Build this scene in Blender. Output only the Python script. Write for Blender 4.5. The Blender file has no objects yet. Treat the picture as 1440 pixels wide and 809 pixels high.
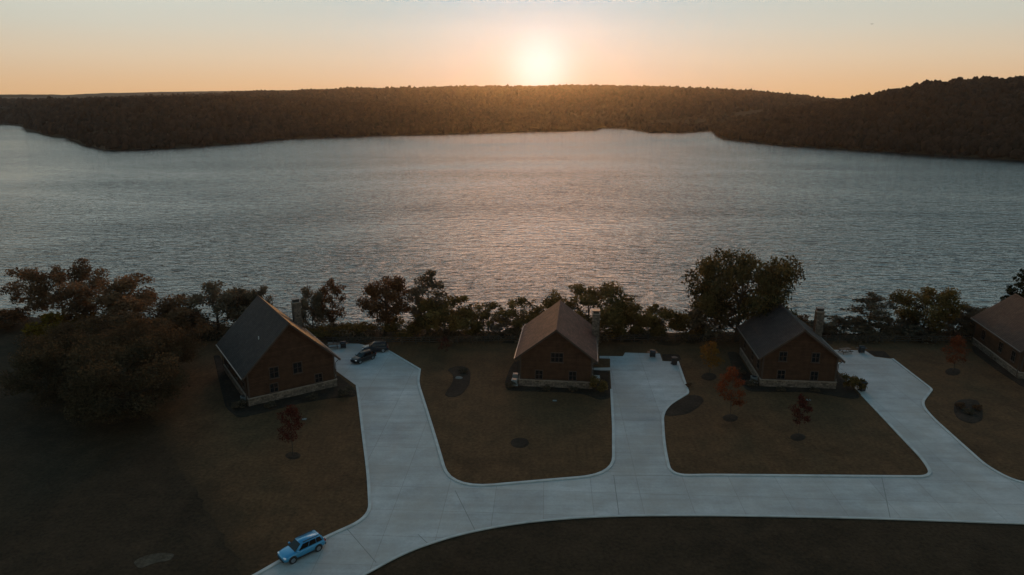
import bpy, bmesh, math, random
import numpy as np
from mathutils import Vector, Matrix
from mathutils.geometry import tessellate_polygon

R = math.radians
SC = bpy.context.scene
COL = SC.collection

# ------------------------------------------------------------------ camera
CAM_H, PITCH, FPX, CX, CY = 41.0, R(15.3), 960.0, 720.0, 404.5
cam = bpy.data.cameras.new('camera')
cam.sensor_width = 36.0
cam.lens = 24.0
cam.clip_start = 0.5
cam.clip_end = 40000.0
cam_o = bpy.data.objects.new('camera', cam)
COL.objects.link(cam_o)
cam_o.location = (0, 0, CAM_H)
cam_o.rotation_euler = (R(90) - PITCH, 0, 0)
SC.camera = cam_o

# ------------------------------------------------------------------ light
SUN_EL, SUN_AZ = 2.3, 2.2                       # degrees; azimuth to the right of the view axis (+Y)
sun_dir = Vector((math.sin(R(SUN_AZ)) * math.cos(R(SUN_EL)), math.cos(R(SUN_AZ)) * math.cos(R(SUN_EL)), math.sin(R(SUN_EL))))
sl = bpy.data.lights.new('sun', 'SUN')
sl.energy = 2.4
sl.color = (1.0, 0.46, 0.14)
sl.angle = R(0.5)
sun_o = bpy.data.objects.new('sun', sl)
COL.objects.link(sun_o)
sun_o.rotation_euler = (-sun_dir).to_track_quat('-Z', 'Y').to_euler()

world = bpy.data.worlds.new('World')
SC.world = world
world.use_nodes = True
wt = world.node_tree
wt.nodes.clear()
def wn(t, **k):
    n = wt.nodes.new(t)
    for a, b in k.items(): setattr(n, a, b)
    return n
def wmath(op, a, b=None, clamp=False):
    n = wn('ShaderNodeMath', operation=op)
    n.use_clamp = clamp
    for i, v in enumerate((a, b)):
        if v is None: continue
        if isinstance(v, (int, float)): n.inputs[i].default_value = v
        else: wt.links.new(v, n.inputs[i])
    return n.outputs[0]
tc = wn('ShaderNodeTexCoord')
nrm = wn('ShaderNodeVectorMath', operation='NORMALIZE')
wt.links.new(tc.outputs['Generated'], nrm.inputs[0])
sep = wn('ShaderNodeSeparateXYZ')
wt.links.new(nrm.outputs[0], sep.inputs[0])
el = wmath('DIVIDE', wmath('MULTIPLY', wmath('ARCSINE', sep.outputs[2]), 180 / math.pi), 90.0)
ramp = wn('ShaderNodeValToRGB')
wt.links.new(el, ramp.inputs[0])
STOPS = [(0.0, (0.72, 0.43, 0.21)), (1.2, (0.71, 0.46, 0.255)), (3.2, (0.67, 0.54, 0.385)), (5.2, (0.58, 0.57, 0.48)),
         (8.0, (0.53, 0.59, 0.55)), (16.0, (0.58, 0.78, 0.80)), (32.0, (0.14, 0.32, 0.40)), (60.0, (0.085, 0.195, 0.315)), (90.0, (0.075, 0.17, 0.30))]
cr = ramp.color_ramp
while len(cr.elements) < len(STOPS): cr.elements.new(0.5)
for e_, (d, c) in zip(cr.elements, STOPS):
    e_.position = d / 90.0
    e_.color = (*c, 1)
dotn = wn('ShaderNodeVectorMath', operation='DOT_PRODUCT')
wt.links.new(nrm.outputs[0], dotn.inputs[0])
dotn.inputs[1].default_value = sun_dir
ang = wmath('MULTIPLY', wmath('ARCCOSINE', wmath('MINIMUM', dotn.outputs['Value'], 0.9999999)), 180 / math.pi)
# the far side of the sky is dimmer than the side of the sunset
side = wmath('ADD', 0.70, wmath('MULTIPLY', wmath('ADD', 1.0, dotn.outputs['Value']), 0.16))
base = wn('ShaderNodeVectorMath', operation='SCALE')
wt.links.new(ramp.outputs[0], base.inputs[0])
wt.links.new(side, base.inputs['Scale'])
acc = base.outputs[0]
def lobe(sig, power, color, a_=None):
    global acc
    f = wmath('POWER', math.e, wmath('MULTIPLY', wmath('POWER', wmath('DIVIDE', a_ or ang, sig), power), -1.0))
    s = wn('ShaderNodeVectorMath', operation='SCALE')
    s.inputs[0].default_value = color
    wt.links.new(f, s.inputs['Scale'])
    a = wn('ShaderNodeVectorMath', operation='ADD')
    wt.links.new(acc, a.inputs[0]); wt.links.new(s.outputs[0], a.inputs[1])
    acc = a.outputs[0]
lobe(2.5, 2.2, (0.25, 0.30, 0.36))               # the blown-out core round the sun
lobe(12.0, 1.7, (-0.64, -0.24, 0.06))
# made-up warm glow added above the view, to brighten the lake's reflection
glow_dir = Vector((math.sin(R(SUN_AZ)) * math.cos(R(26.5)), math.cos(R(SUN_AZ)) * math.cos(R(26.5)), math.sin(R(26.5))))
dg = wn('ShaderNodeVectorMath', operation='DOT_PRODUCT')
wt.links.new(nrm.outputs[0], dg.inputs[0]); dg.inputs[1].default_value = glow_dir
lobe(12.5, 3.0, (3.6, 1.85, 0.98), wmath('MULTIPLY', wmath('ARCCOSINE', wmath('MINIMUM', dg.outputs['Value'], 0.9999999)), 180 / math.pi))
# pale sky patch added on the left, brightening the lake on that side
pale_dir = Vector((math.sin(R(-30)) * math.cos(R(25)), math.cos(R(-30)) * math.cos(R(25)), math.sin(R(25))))
dp = wn('ShaderNodeVectorMath', operation='DOT_PRODUCT')
wt.links.new(nrm.outputs[0], dp.inputs[0]); dp.inputs[1].default_value = pale_dir
lobe(14.0, 2.5, (0.36, 0.36, 0.32), wmath('MULTIPLY', wmath('ARCCOSINE', wmath('MINIMUM', dp.outputs['Value'], 0.9999999)), 180 / math.pi))
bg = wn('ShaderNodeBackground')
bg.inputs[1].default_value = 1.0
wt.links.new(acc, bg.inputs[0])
sky = wn('ShaderNodeTexSky', sky_type='NISHITA')
sky.sun_disc = False
sky.sun_elevation = R(SUN_EL)
sky.sun_rotation = R(SUN_AZ)
bg2 = wn('ShaderNodeBackground')
bg2.inputs[1].default_value = 0.002
wt.links.new(sky.outputs[0], bg2.inputs[0])
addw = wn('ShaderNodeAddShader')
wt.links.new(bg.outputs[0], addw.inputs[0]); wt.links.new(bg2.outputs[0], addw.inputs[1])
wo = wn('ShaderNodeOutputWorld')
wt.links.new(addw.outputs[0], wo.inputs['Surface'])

SC.view_settings.view_transform = 'Standard'
SC.view_settings.look = 'None'
SC.view_settings.exposure = 0.0
SC.view_settings.gamma = 1.0
SC.view_settings.use_curve_mapping = False
SC.render.engine = 'CYCLES'
SC.cycles.use_denoising = True
SC.cycles.max_bounces = 6
SC.cycles.transparent_max_bounces = 8
SC.cycles.volume_bounces = 0
SC.cycles.sample_clamp_indirect = 4.0

# ------------------------------------------------------------------ helpers
def ray(px, py):
    u, v = (px - CX) / FPX, (CY - py) / FPX
    f = Vector((0, math.cos(PITCH), -math.sin(PITCH)))
    up = Vector((0, math.sin(PITCH), math.cos(PITCH)))
    return f + u * Vector((1, 0, 0)) + v * up
def at(px, py, z=0.0):
    d = ray(px, py)
    t = (z - CAM_H) / d.z
    return Vector((d.x * t, d.y * t, z))
def atd(px, py, Y):
    d = ray(px, py)
    t = Y / d.y
    return Vector((d.x * t, Y, CAM_H + d.z * t))
def azel(px, py):
    d = ray(px, py)
    return math.degrees(math.atan2(d.x, d.y)), math.degrees(math.atan2(d.z, math.hypot(d.x, d.y)))

MATS = {}
def mat(name, color=(0.5, 0.5, 0.5), rough=0.8, spec=0.5, metal=0.0, noise=None, noise2=None, bump=None, coat=0.0):
    """noise = (scale, amount) value variation; bump = (scale, strength, distance)"""
    if name in MATS: return MATS[name]
    m = bpy.data.materials.new(name)
    m.use_nodes = True
    nt = m.node_tree
    p = nt.nodes['Principled BSDF']
    p.inputs['Base Color'].default_value = (*color, 1)
    p.inputs['Roughness'].default_value = rough
    p.inputs['Specular IOR Level'].default_value = spec
    p.inputs['Metallic'].default_value = metal
    p.inputs['Coat Weight'].default_value = coat
    co = nt.nodes.new('ShaderNodeTexCoord')
    last = None
    for nz in (noise, noise2):
        if not nz: continue
        n = nt.nodes.new('ShaderNodeTexNoise')
        n.inputs['Scale'].default_value = nz[0]
        n.inputs['Detail'].default_value = 5
        nt.links.new(co.outputs['Object'], n.inputs['Vector'])
        mr = nt.nodes.new('ShaderNodeMapRange')
        mr.inputs['From Min'].default_value = 0.3; mr.inputs['From Max'].default_value = 0.7
        mr.inputs['To Min'].default_value = 1 - nz[1]; mr.inputs['To Max'].default_value = 1 + nz[1]
        nt.links.new(n.outputs['Fac'], mr.inputs['Value'])
        sc = nt.nodes.new('ShaderNodeVectorMath'); sc.operation = 'SCALE'
        if last is None: sc.inputs[0].default_value = color
        else: nt.links.new(last, sc.inputs[0])
        nt.links.new(mr.outputs[0], sc.inputs['Scale'])
        last = sc.outputs[0]
    if last is not None: nt.links.new(last, p.inputs['Base Color'])
    if bump:
        n = nt.nodes.new('ShaderNodeTexNoise')
        n.inputs['Scale'].default_value = bump[0]; n.inputs['Detail'].default_value = 4
        nt.links.new(co.outputs['Object'], n.inputs['Vector'])
        b = nt.nodes.new('ShaderNodeBump')
        b.inputs['Strength'].default_value = bump[1]; b.inputs['Distance'].default_value = bump[2]
        nt.links.new(n.outputs['Fac'], b.inputs['Height'])
        nt.links.new(b.outputs[0], p.inputs['Normal'])
    MATS[name] = m
    return m

def banded(name, color, color2, axis, period, rough=0.8, mortar=0.12, bump=0.4, noise=(2.0, 0.2)):
    """brick-texture surface: boards, shingles, stones. axis: 'XZ' or 'YZ' or 'XY' mapping into brick u,v; 'wall' picks X+Y against Z."""
    m = mat(name, color, rough, 0.12)
    nt = m.node_tree
    p = nt.nodes['Principled BSDF']
    co = nt.nodes.new('ShaderNodeTexCoord')
    sp = nt.nodes.new('ShaderNodeSeparateXYZ'); nt.links.new(co.outputs['Object'], sp.inputs[0])
    cb = nt.nodes.new('ShaderNodeCombineXYZ')
    if axis == 'wall':
        ad = nt.nodes.new('ShaderNodeMath'); ad.operation = 'ADD'
        nt.links.new(sp.outputs[0], ad.inputs[0]); nt.links.new(sp.outputs[1], ad.inputs[1])
        nt.links.new(ad.outputs[0], cb.inputs[0]); nt.links.new(sp.outputs[2], cb.inputs[1])
    else:
        nt.links.new(sp.outputs['XYZ'.index(axis[0])], cb.inputs[0]); nt.links.new(sp.outputs['XYZ'.index(axis[1])], cb.inputs[1])
    br = nt.nodes.new('ShaderNodeTexBrick')
    br.inputs['Scale'].default_value = 1.0
    br.inputs['Brick Width'].default_value = period[0]; br.inputs['Row Height'].default_value = period[1]
    br.inputs['Mortar Size'].default_value = period[1] * mortar
    br.inputs['Mortar Smooth'].default_value = 0.4
    br.inputs['Color1'].default_value = (*color, 1); br.inputs['Color2'].default_value = (*color2, 1)
    br.inputs['Mortar'].default_value = (*(c * 0.45 for c in color), 1)
    nt.links.new(cb.outputs[0], br.inputs['Vector'])
    n = nt.nodes.new('ShaderNodeTexNoise'); n.inputs['Scale'].default_value = noise[0]; n.inputs['Detail'].default_value = 5
    nt.links.new(co.outputs['Object'], n.inputs['Vector'])
    mr = nt.nodes.new('ShaderNodeMapRange')
    mr.inputs['From Min'].default_value = 0.3; mr.inputs['From Max'].default_value = 0.7
    mr.inputs['To Min'].default_value = 1 - noise[1]; mr.inputs['To Max'].default_value = 1 + noise[1]
    nt.links.new(n.outputs['Fac'], mr.inputs['Value'])
    sc = nt.nodes.new('ShaderNodeVectorMath'); sc.operation = 'SCALE'
    nt.links.new(br.outputs['Color'], sc.inputs[0]); nt.links.new(mr.outputs[0], sc.inputs['Scale'])
    nt.links.new(sc.outputs[0], p.inputs['Base Color'])
    b = nt.nodes.new('ShaderNodeBump'); b.inputs['Strength'].default_value = bump; b.inputs['Distance'].default_value = 0.04
    iv = nt.nodes.new('ShaderNodeMath'); iv.operation = 'SUBTRACT'; iv.inputs[0].default_value = 1.0
    nt.links.new(br.outputs['Fac'], iv.inputs[1]); nt.links.new(iv.outputs[0], b.inputs['Height'])
    nt.links.new(b.outputs[0], p.inputs['Normal'])
    return m

def mesh_obj(name, verts, faces, m=None, parent=None, smooth=False):
    me = bpy.data.meshes.new(name)
    me.from_pydata([tuple(v) for v in verts], [], faces)
    me.update()
    o = bpy.data.objects.new(name, me)
    COL.objects.link(o)
    if m: me.materials.append(m)
    if parent: o.parent = parent
    if smooth: me.polygons.foreach_set('use_smooth', [True] * len(me.polygons))
    return o
def np_mesh(name, V, F, m=None, tint=None, smooth=False):
    """fast mesh from arrays; F is (n,k)"""
    me = bpy.data.meshes.new(name)
    k = F.shape[1]
    me.vertices.add(len(V)); me.vertices.foreach_set('co', V.astype(np.float32).ravel())
    me.loops.add(F.size); me.loops.foreach_set('vertex_index', F.astype(np.int32).ravel())
    me.polygons.add(len(F)); me.polygons.foreach_set('loop_start', np.arange(0, F.size, k, dtype=np.int32))
    if tint is not None:
        a = me.attributes.new('tint', 'FLOAT', 'FACE')
        a.data.foreach_set('value', tint.astype(np.float32))
    me.update(calc_edges=True)
    if smooth: me.polygons.foreach_set('use_smooth', [True] * len(F))
    if m: me.materials.append(m)
    return me
def bm_obj(name, bm, m=None, parent=None, smooth=False):
    me = bpy.data.meshes.new(name)
    bm.normal_update(); bm.to_mesh(me); bm.free()
    if m: me.materials.append(m)
    if smooth: me.polygons.foreach_set('use_smooth', [True] * len(me.polygons))
    o = bpy.data.objects.new(name, me)
    COL.objects.link(o)
    if parent: o.parent = parent
    return o
def bx(bm, x0, x1, y0, y1, z0, z1, mtx=None, bevel=0.0):
    g = bmesh.ops.create_cube(bm, size=1.0)
    vs = g['verts']
    for v in vs:
        v.co = Vector(((x0 + x1) / 2 + v.co.x * (x1 - x0), (y0 + y1) / 2 + v.co.y * (y1 - y0), (z0 + z1) / 2 + v.co.z * (z1 - z0)))
        if mtx: v.co = mtx @ v.co
    if bevel:
        es = list({e for v in vs for e in v.link_edges})
        bmesh.ops.bevel(bm, geom=es, offset=bevel, segments=2, affect='EDGES', profile=0.5)
def box(name, b, m, parent=None, bevel=0.0):
    bm = bmesh.new(); bx(bm, *b, bevel=bevel)
    return bm_obj(name, bm, m, parent)
def prism(bm, poly, axis, a0, a1):
    """polygon (2D) extruded along an axis: 'y' -> poly is (x,z); 'x' -> (y,z); 'z' -> (x,y)"""
    def P(p, a):
        return (p[0], a, p[1]) if axis == 'y' else (a, p[0], p[1]) if axis == 'x' else (p[0], p[1], a)
    v0 = [bm.verts.new(P(p, a0)) for p in poly]
    v1 = [bm.verts.new(P(p, a1)) for p in poly]
    n = len(poly)
    bm.faces.new(v0); bm.faces.new(v1[::-1])
    for i in range(n): bm.faces.new((v0[i], v1[i], v1[(i + 1) % n], v0[(i + 1) % n]))
    bmesh.ops.recalc_face_normals(bm, faces=bm.faces)
def tube(bm, pts, radii, n=6):
    rings = []
    pts = [Vector(p) for p in pts]
    for i, p in enumerate(pts):
        d = (pts[min(i + 1, len(pts) - 1)] - pts[max(i - 1, 0)]).normalized()
        a = d.orthogonal().normalized(); b = d.cross(a)
        r = radii[i] if hasattr(radii, '__len__') else radii
        rings.append([bm.verts.new(p + r * (math.cos(2 * math.pi * k / n) * a + math.sin(2 * math.pi * k / n) * b)) for k in range(n)])
    for i in range(len(rings) - 1):
        # orthogonal() may flip between rings: match the nearest starting vertex
        A, B = rings[i], rings[i + 1]
        s = min(range(n), key=lambda k: (B[k].co - pts[i + 1] - (A[0].co - pts[i])).length)
        B = B[s:] + B[:s]; rings[i + 1] = B
        for k in range(n):
            bm.faces.new((A[k], A[(k + 1) % n], B[(k + 1) % n], B[k]))
    bm.faces.new(rings[0][::-1]); bm.faces.new(rings[-1])
def tag(o, label=None, cat=None, group=None, kind=None):
    if label: o['label'] = label
    if cat: o['category'] = cat
    if group: o['group'] = group
    if kind: o['kind'] = kind
    return o
def empty(name, loc, rz=0.0, scale=None):
    o = bpy.data.objects.new(name, None)
    COL.objects.link(o)
    o.location = loc; o.rotation_euler = (0, 0, rz)
    if scale is not None: o.scale = scale if hasattr(scale, '__len__') else (scale,) * 3
    o.empty_display_size = 0.3
    return o
def children(o): return [c for c in bpy.data.objects if c.parent == o]
def copy_tree(o, parent=None):
    c = o.copy(); COL.objects.link(c); c.parent = parent
    for ch in children(o): copy_tree(ch, c)
    return c
def fillet(pts, radii, seg=7):
    """round the corners of a closed 2D polygon"""
    out = []
    n = len(pts)
    for i in range(n):
        p, a, b = Vector(pts[i][:2]), Vector(pts[i - 1][:2]), Vector(pts[(i + 1) % n][:2])
        r = radii[i]
        if r <= 0: out.append(p); continue
        da, db = (a - p), (b - p)
        t = min(r, da.length * 0.48, db.length * 0.48)
        A, B = p + da.normalized() * t, p + db.normalized() * t
        for k in range(seg + 1):
            s = k / seg
            out.append((1 - s) ** 2 * A + 2 * s * (1 - s) * p + s * s * B)
    return out
def sheet(name, poly, z, m, parent=None):
    vs = [Vector((p[0], p[1], 0)) for p in poly]
    tris = tessellate_polygon([vs])
    faces = []
    for t in tris:
        a, b, c = (vs[i] for i in t)
        faces.append(t if (b - a).cross(c - a).z > 0 else t[::-1])
    return mesh_obj(name, [(v.x, v.y, z) for v in vs], [tuple(f) for f in faces], m, parent)
def strip(name, line, width, z0, z1, m, parent=None):
    """a kerb: rectangular section swept along an open 2D line"""
    L = [Vector(p[:2]) for p in line]
    V, F = [], []
    n = len(L)
    for i in range(n):
        d = (L[min(i + 1, n - 1)] - L[max(i - 1, 0)]).normalized()
        nn = Vector((-d.y, d.x)) * width / 2
        a, b = L[i] + nn, L[i] - nn
        V += [(a.x, a.y, z0), (a.x, a.y, z1), (b.x, b.y, z1), (b.x, b.y, z0)]
    for i in range(n - 1):
        k = 4 * i
        for q in range(3): F.append((k + q, k + q + 1, k + q + 5, k + q + 4))
    F.append((0, 1, 2, 3)); F.append((4 * n - 1, 4 * n - 2, 4 * n - 3, 4 * n - 4))
    o = mesh_obj(name, V, F, m, parent)
    bm = bmesh.new(); bm.from_mesh(o.data); bmesh.ops.recalc_face_normals(bm, faces=bm.faces); bm.to_mesh(o.data); bm.free()
    return o

rng = np.random.default_rng(7)
def vnoise(x, y, seed=0):
    """cheap smooth value noise on arrays"""
    xi, yi = np.floor(x).astype(np.int64), np.floor(y).astype(np.int64)
    fx, fy = x - xi, y - yi
    fx, fy = fx * fx * (3 - 2 * fx), fy * fy * (3 - 2 * fy)
    def h(a, b):
        n = (a * 374761393 + b * 668265263 + seed * 1442695041) & 0x7fffffff
        n = ((n ^ (n >> 13)) * 1274126177) & 0x7fffffff
        return ((n ^ (n >> 16)) & 0xffff) / 65535.0
    return (h(xi, yi) * (1 - fx) + h(xi + 1, yi) * fx) * (1 - fy) + (h(xi, yi + 1) * (1 - fx) + h(xi + 1, yi + 1) * fx) * fy
def fbm(x, y, seed=0, oct=4):
    s, a = 0.0, 0.5
    for o in range(oct):
        s = s + a * (vnoise(x * 2 ** o, y * 2 ** o, seed + o) - 0.5); a *= 0.5
    return s

WATER_Z = -7.0
# ------------------------------------------------------------------ ground
def ground_material(name, c1, c2, c3, stripes=0.0, fade=None):
    m = mat(name, c1, 0.95, 0.1)
    nt = m.node_tree
    p = nt.nodes['Principled BSDF']
    co = nt.nodes.new('ShaderNodeTexCoord')
    def noise(scale, detail=6, vec=None):
        n = nt.nodes.new('ShaderNodeTexNoise'); n.inputs['Scale'].default_value = scale; n.inputs['Detail'].default_value = detail
        n.inputs['Roughness'].default_value = 0.65
        nt.links.new(vec or co.outputs['Object'], n.inputs['Vector']); return n.outputs['Fac']
    def mix(f, a, b):
        n = nt.nodes.new('ShaderNodeMix'); n.data_type = 'RGBA'
        nt.links.new(f, n.inputs['Factor'])
        for s, v in (('A', a), ('B', b)):
            i = [q for q in n.inputs if q.name == s and q.type == 'RGBA'][0]
            if isinstance(v, tuple): i.default_value = (*v, 1)
            else: nt.links.new(v, i)
        return [q for q in n.outputs if q.type == 'RGBA'][0]
    def rng_(f, a, b):
        n = nt.nodes.new('ShaderNodeMapRange'); n.inputs['From Min'].default_value = a; n.inputs['From Max'].default_value = b
        nt.links.new(f, n.inputs['Value']); return n.outputs[0]
    c = mix(rng_(noise(0.06), 0.35, 0.65), c1, c2)
    c = mix(rng_(noise(0.35, 8), 0.42, 0.70), c, c3)
    c = mix(rng_(noise(0.13, 5), 0.52, 0.72), c, tuple(q * 0.62 for q in c1))
    if fade:                                             # mown grass growing longer and duller towards a line on the ground
        (ax, ay), (bx_, by_), width, fc = fade
        d = Vector((bx_ - ax, by_ - ay)).normalized(); nx_, ny_ = d.y, -d.x
        if nx_ < 0: nx_, ny_ = -nx_, -ny_
        dt = nt.nodes.new('ShaderNodeVectorMath'); dt.operation = 'DOT_PRODUCT'
        nt.links.new(co.outputs['Object'], dt.inputs[0]); dt.inputs[1].default_value = (nx_, ny_, 0)
        ad = nt.nodes.new('ShaderNodeMath'); ad.operation = 'MULTIPLY_ADD'; ad.inputs[1].default_value = 6.0
        nt.links.new(noise(0.25, 4), ad.inputs[0]); nt.links.new(dt.outputs['Value'], ad.inputs[2])
        mr = nt.nodes.new('ShaderNodeMapRange'); mr.interpolation_type = 'SMOOTHSTEP'
        o0 = ax * nx_ + ay * ny_ + 3.0
        mr.inputs['From Min'].default_value = o0 - 1.0; mr.inputs['From Max'].default_value = o0 + width
        mr.inputs['To Min'].default_value = 1.0; mr.inputs['To Max'].default_value = 0.0
        nt.links.new(ad.outputs[0], mr.inputs['Value'])
        c = mix(mr.outputs[0], c, fc)
    fine = nt.nodes.new('ShaderNodeMapRange'); fine.inputs['From Min'].default_value = 0.3; fine.inputs['From Max'].default_value = 0.7
    fine.inputs['To Min'].default_value = 0.6; fine.inputs['To Max'].default_value = 1.4
    nt.links.new(noise(2.6, 8), fine.inputs['Value'])
    val = fine.outputs[0]
    if stripes:
        w = nt.nodes.new('ShaderNodeTexWave'); w.inputs['Scale'].default_value = 0.28; w.inputs['Distortion'].default_value = 1.5
        w.inputs['Detail'].default_value = 2; w.bands_direction = 'X'
        nt.links.new(co.outputs['Object'], w.inputs['Vector'])
        q = nt.nodes.new('ShaderNodeMapRange'); q.inputs['To Min'].default_value = 1 - stripes; q.inputs['To Max'].default_value = 1 + stripes
        nt.links.new(w.outputs['Fac'], q.inputs['Value'])
        mm = nt.nodes.new('ShaderNodeMath'); mm.operation = 'MULTIPLY'
        nt.links.new(val, mm.inputs[0]); nt.links.new(q.outputs[0], mm.inputs[1]); val = mm.outputs[0]
    sc = nt.nodes.new('ShaderNodeVectorMath'); sc.operation = 'SCALE'
    nt.links.new(c, sc.inputs[0]); nt.links.new(val, sc.inputs['Scale'])
    nt.links.new(sc.outputs[0], p.inputs['Base Color'])
    b = nt.nodes.new('ShaderNodeBump'); b.inputs['Strength'].default_value = 0.6; b.inputs['Distance'].default_value = 0.15
    nt.links.new(noise(3.0, 6), b.inputs['Height']); nt.links.new(b.outputs[0], p.inputs['Normal'])
    return m
M_FIELD = ground_material('field_grass', (0.038, 0.0235, 0.012), (0.029, 0.0195, 0.0105), (0.053, 0.032, 0.017))
M_LAWN = ground_material('lawn_grass', (0.095, 0.049, 0.0225), (0.072, 0.041, 0.019), (0.118, 0.060, 0.027), 0.03, ((at(228, 620).x, at(228, 620).y), (at(330, 780).x, at(330, 780).y), 4.5, (0.046, 0.028, 0.014)))
M_MULCH = ground_material('mulch', (0.032, 0.022, 0.015), (0.023, 0.017, 0.012), (0.050, 0.033, 0.022))
M_HILL = ground_material('hill_soil', (0.050, 0.034, 0.020), (0.038, 0.030, 0.018), (0.060, 0.040, 0.022))

def shore_y(x):
    # the near bank: from the left edge of the picture to the right
    return np.interp(x, [-900, -140, -110, -95, -60, 0, 60, 120, 900], [146, 140, 134, 128, 121, 119, 118, 121, 130]) + 2.2 * fbm(x / 9.0, x * 0 + 3.3, 5)
def ground_z(x, y):
    s = shore_y(x)
    t = np.clip((y - s) / 13.0, 0, 1)
    z = -10.5 * (t * t * (3 - 2 * t)) - 4.0 * np.clip((y - s - 13) / 60, 0, 1)
    edge = np.clip((y - (s - 7)) / 7.0, 0, 1)
    return z + 0.5 * edge * fbm(x / 4.0, y / 4.0, 9) - 0.02 * (edge == 0)
xs = np.unique(np.concatenate([np.linspace(-6400, -1000, 9), np.linspace(-1000, -160, 29), np.linspace(-160, 150, 156), np.linspace(150, 1000, 30), np.linspace(1000, 6400, 9)]))
ys = np.unique(np.concatenate([np.linspace(-110, 105, 24), np.linspace(105, 165, 46), np.linspace(165, 1000, 12), np.linspace(1000, 4050, 8)]))
GX, GY = np.meshgrid(xs, ys)
GZ = ground_z(GX, GY)
nx, ny = len(xs), len(ys)
idx = np.arange(nx * ny).reshape(ny, nx)
GF = np.stack([idx[:-1, :-1], idx[:-1, 1:], idx[1:, 1:], idx[1:, :-1]], -1).reshape(-1, 4)
ground = bpy.data.objects.new('ground', np_mesh('ground', np.stack([GX, GY, GZ], -1).reshape(-1, 3), GF, M_FIELD, smooth=True))
COL.objects.link(ground)
tag(ground, kind='structure')

# ------------------------------------------------------------------ water
def water_material():
    m = bpy.data.materials.new('lake_water')
    m.use_nodes = True
    nt = m.node_tree
    p = nt.nodes['Principled BSDF']
    p.inputs['Base Color'].default_value = (0.010, 0.020, 0.024, 1)
    p.inputs['IOR'].default_value = 1.45
    p.inputs['Specular IOR Level'].default_value = 0.5
    co = nt.nodes.new('ShaderNodeTexCoord')
    def noise(scale, sx, sy, detail, rot=0.0, rough=0.5, dist=0.0):
        mp = nt.nodes.new('ShaderNodeMapping'); mp.inputs['Scale'].default_value = (sx, sy, 1); mp.inputs['Rotation'].default_value = (0, 0, rot)
        nt.links.new(co.outputs['Object'], mp.inputs['Vector'])
        n = nt.nodes.new('ShaderNodeTexNoise'); n.inputs['Scale'].default_value = scale; n.inputs['Detail'].default_value = detail
        n.inputs['Roughness'].default_value = rough; n.inputs['Distortion'].default_value = dist
        nt.links.new(mp.outputs[0], n.inputs['Vector']); return n.outputs['Fac']
    def mm(op, a, b):
        n = nt.nodes.new('ShaderNodeMath'); n.operation = op
        for i, v in enumerate((a, b)):
            if isinstance(v, (int, float)): n.inputs[i].default_value = v
            else: nt.links.new(v, n.inputs[i])
        return n.outputs[0]
    # swell towards the near bank: long crests lying across the view, plus chop
    swell = noise(0.30, 0.22, 1.0, 2, R(4), 0.4, 0.3)
    chop = noise(0.55, 0.50, 1.0, 3, R(-9), 0.55, 0.3)
    rip = noise(2.6, 0.7, 1.0, 2, R(25), 0.5)
    mid = noise(0.20, 0.55, 1.0, 3, R(-7), 0.55, 0.4)
    h = mm('ADD', mm('ADD', mm('MULTIPLY', swell, 1.7), mm('MULTIPLY', mid, 1.1)), mm('ADD', mm('MULTIPLY', chop, 2.0), mm('MULTIPLY', rip, 0.12)))
    # calm slicks and gusts: broad patches where the chop is weaker or stronger
    patch = nt.nodes.new('ShaderNodeMapRange'); patch.inputs['From Min'].default_value = 0.35; patch.inputs['From Max'].default_value = 0.68
    patch.inputs['To Min'].default_value = 1.0; patch.inputs['To Max'].default_value = 0.35
    nt.links.new(noise(0.006, 0.55, 1.3, 3, R(10), 0.55, 0.6), patch.inputs['Value'])
    b = nt.nodes.new('ShaderNodeBump'); b.inputs['Distance'].default_value = 0.75
    # open water far from the near bank lies calmer than the wind-roughened near side
    sy = nt.nodes.new('ShaderNodeSeparateXYZ'); nt.links.new(co.outputs['Object'], sy.inputs[0])
    far = nt.nodes.new('ShaderNodeMapRange'); far.interpolation_type = 'SMOOTHSTEP'
    far.inputs['From Min'].default_value = 130; far.inputs['From Max'].default_value = 900
    far.inputs['To Min'].default_value = 0.72; far.inputs['To Max'].default_value = 0.42
    nt.links.new(sy.outputs[1], far.inputs['Value'])
    nt.links.new(mm('MULTIPLY', patch.outputs[0], far.outputs[0]), b.inputs['Strength'])
    nt.links.new(h, b.inputs['Height'])
    nt.links.new(b.outputs[0], p.inputs['Normal'])
    p.inputs['Roughness'].default_value = 0.09
    return m
wxs = np.array([-6400, -3000, -600, 0, 600, 3000, 6400.0]); wys = np.array([90, 300, 900, 3000, 4050.0])
WX, WY = np.meshgrid(wxs, wys)
wi = np.arange(WX.size).reshape(WX.shape)
WF = np.stack([wi[:-1, :-1], wi[:-1, 1:], wi[1:, 1:], wi[1:, :-1]], -1).reshape(-1, 4)
water = bpy.data.objects.new('water', np_mesh('water', np.stack([WX, WY, WX * 0 + WATER_Z], -1).reshape(-1, 3), WF, water_material()))
COL.objects.link(water)
tag(water, kind='structure')

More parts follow.
